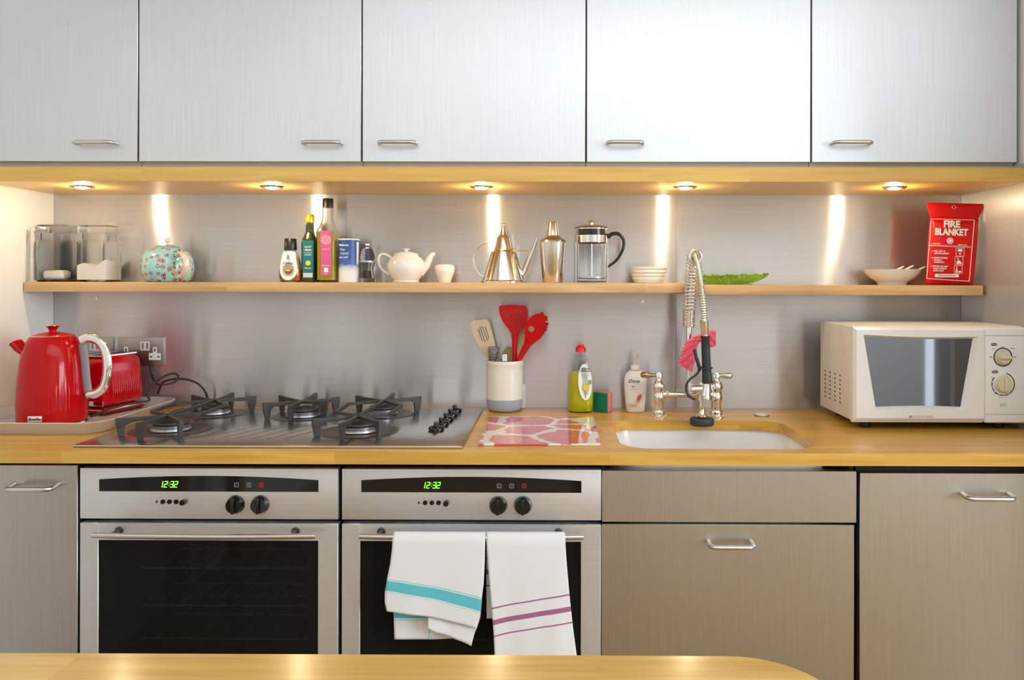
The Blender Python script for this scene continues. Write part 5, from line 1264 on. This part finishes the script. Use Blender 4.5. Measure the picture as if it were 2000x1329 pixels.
for (a_, c_), s1, mm_ in (((1959,678),'Low','ink'),((1978,681),'M.Low','ink'),((1983,698),'Med','ink'),((1936,698),'High','ink'),((1941,682),'Def','red_ink'),((1938,738),'35','red_ink'),((1938,748),'30','red_ink'),((1940,760),'25','red_ink'),((1944,769),'20','ink'),((1953,776),'15','ink')):
    x_, z_ = mp_(a_, c_); text('panel_text', s1, .0040, M[mm_], cp, x_, yk-.0001, z_)
x_, z_ = mp_(1960,792); b = B(); h = .0075
for q in ((x_-h,x_+h,z_-.005,z_-.0044),(x_-h,x_+h,z_+.0044,z_+.005),(x_-h,x_-h+.0006,z_-.005,z_+.005),(x_+h-.0006,x_+h,z_-.005,z_+.005)): box(b, q[0],q[1],yk-.0004,yk+.0002,q[2],q[3])
pk = put('rating_mark', b, M['grey_ink'], cp); text('rating_text', '800W E', .0040, M['grey_ink'], pk, x_, yk-.0001, z_)
for cidx in range(4):
    for ridx in range(7):
        y_ = -.128-.040*cidx; z_ = 1.030-.0122*ridx; b = B(); prism(b, [(y_-.0045,z_-.004),(y_+.0045,z_-.002),(y_+.0045,z_+.0018),(y_-.0045,z_)], 'x', mx0+.0036, mx0+.006); put('vent_slot', b, M['dark_gap'], t)

# ================================================================= TEA TOWELS
YB_ = YF-.041
def interp(pts, v):
    """x,y at fraction v of the way down (by y)"""
    y0_, y1_ = pts[0][1], pts[-1][1]; yy = y0_+(y1_-y0_)*v
    for (xa, ya_), (xb, yb2) in zip(pts, pts[1:]):
        if yy <= yb2+1e-6: f = (yy-ya_)/(yb2-ya_) if yb2 > ya_ else 0; return xa+(xb-xa)*f, yy
    return pts[-1]
def flap(bm, uvl, L, Rr, yoff, uvf, nu=36, nv=44, curl=True, amp=.004, bow=0, seed=0, side=-1):
    g = []
    for j in range(nv+1):
        v = j/nv; l = interp(L, v); r = interp(Rr, v); row = []
        for i in range(nu+1):
            u = i/nu; px_ = l[0]+(r[0]-l[0])*u; py_ = l[1]+(r[1]-l[1])*u+bow*4*u*(1-u)*v
            yy = YB_+side*.0105-yoff - amp*v*(sin(u*7+seed)+.6*sin(u*15+v*3+seed*2))*.5 - .006*v*(1 if side < 0 else 0)
            p = W(px_, py_, YB_-.012); z = p.z
            row.append([bm.verts.new((p.x, yy, z)), u, v])
        g.append(row)
    if curl:   # pull the first rows round the bar
        for j in range(0, 4):
            for i in range(nu+1):
                vv = g[j][i][0]; t_ = j/4*pi/2
                vv.co.y = YB_+(side*(.0095+yoff))*sin(t_)+0; vv.co.z = (bz+.0078+yoff)+0*cos(t_) if j == 0 else vv.co.z
                vv.co.z = bz+(.0085+yoff)*cos(t_)
        # rows below follow
    for j in range(nv):
        for i in range(nu):
            q = (g[j][i],g[j][i+1],g[j+1][i+1],g[j+1][i]); f = bm.faces.new([e[0] for e in q])
            for lp, e in zip(f.loops, q): lp[uvl].uv = (e[1], uvf(e[1], e[2]))
def towel(name, flaps, m, lab):
    b = B(); uvl = b.loops.layers.uv.new('UVMap')
    for kw in flaps: flap(b, uvl, **kw)
    o = top(name, b, m, lab, 'tea towel', 'tea towels on the oven handle', smooth=180)
    md = o.modifiers.new('thickness', 'SOLIDIFY'); md.thickness = .0016; md.offset = 0
    return o
tm1 = towel_mat('towel_turquoise', [(.632,.638),(.652,.775),(.79,.796)], (.12,.56,.62))
tm2 = towel_mat('towel_plum', [(.537,.548),(.635,.672),(.757,.768)], (.42,.13,.26))
towel('tea_towel', [
    dict(L=[(768,1041),(766,1075),(763,1100),(757,1130),(753,1155),(753,1175),(757,1192)], Rr=[(948,1041),(947,1100),(945,1140),(941,1170),(938,1200),(932,1225)], yoff=.004, uvf=lambda u,v: v+.09*(.5-u), bow=-4, seed=.5),
    dict(L=[(769,1041),(767,1150),(765,1200),(767,1257)], Rr=[(946,1041),(942,1150),(937,1215),(923,1252)], yoff=.001, uvf=lambda u,v: v-.03 if (u < .42 or v < .5) else .45, side=1, bow=3, seed=2, amp=.002),
    dict(L=[(836,1180),(836,1228)], Rr=[(937,1195),(921,1260)], yoff=-.0015, uvf=lambda u,v: .2+.1*v, curl=False, nv=12, seed=1, bow=0),
], tm1, 'white tea towel with a turquoise stripe, left on the oven handle')
towel('tea_towel', [
    dict(L=[(949,1041),(954,1110),(960,1180),(965,1240),(967,1286)], Rr=[(1103,1039),(1106,1090),(1112,1160),(1119,1225),(1127,1284)], yoff=.0045, uvf=lambda u,v: v+.1*(u-.5), bow=-2, seed=3),
    dict(L=[(949,1041),(948,1130),(949,1217)], Rr=[(1090,1041),(1090,1130),(1090,1217)], yoff=.001, uvf=lambda u,v: .54+(v-.31)*.70, side=1, seed=4, amp=.002),
], tm2, 'white tea towel with plum purple stripes, right on the oven handle')
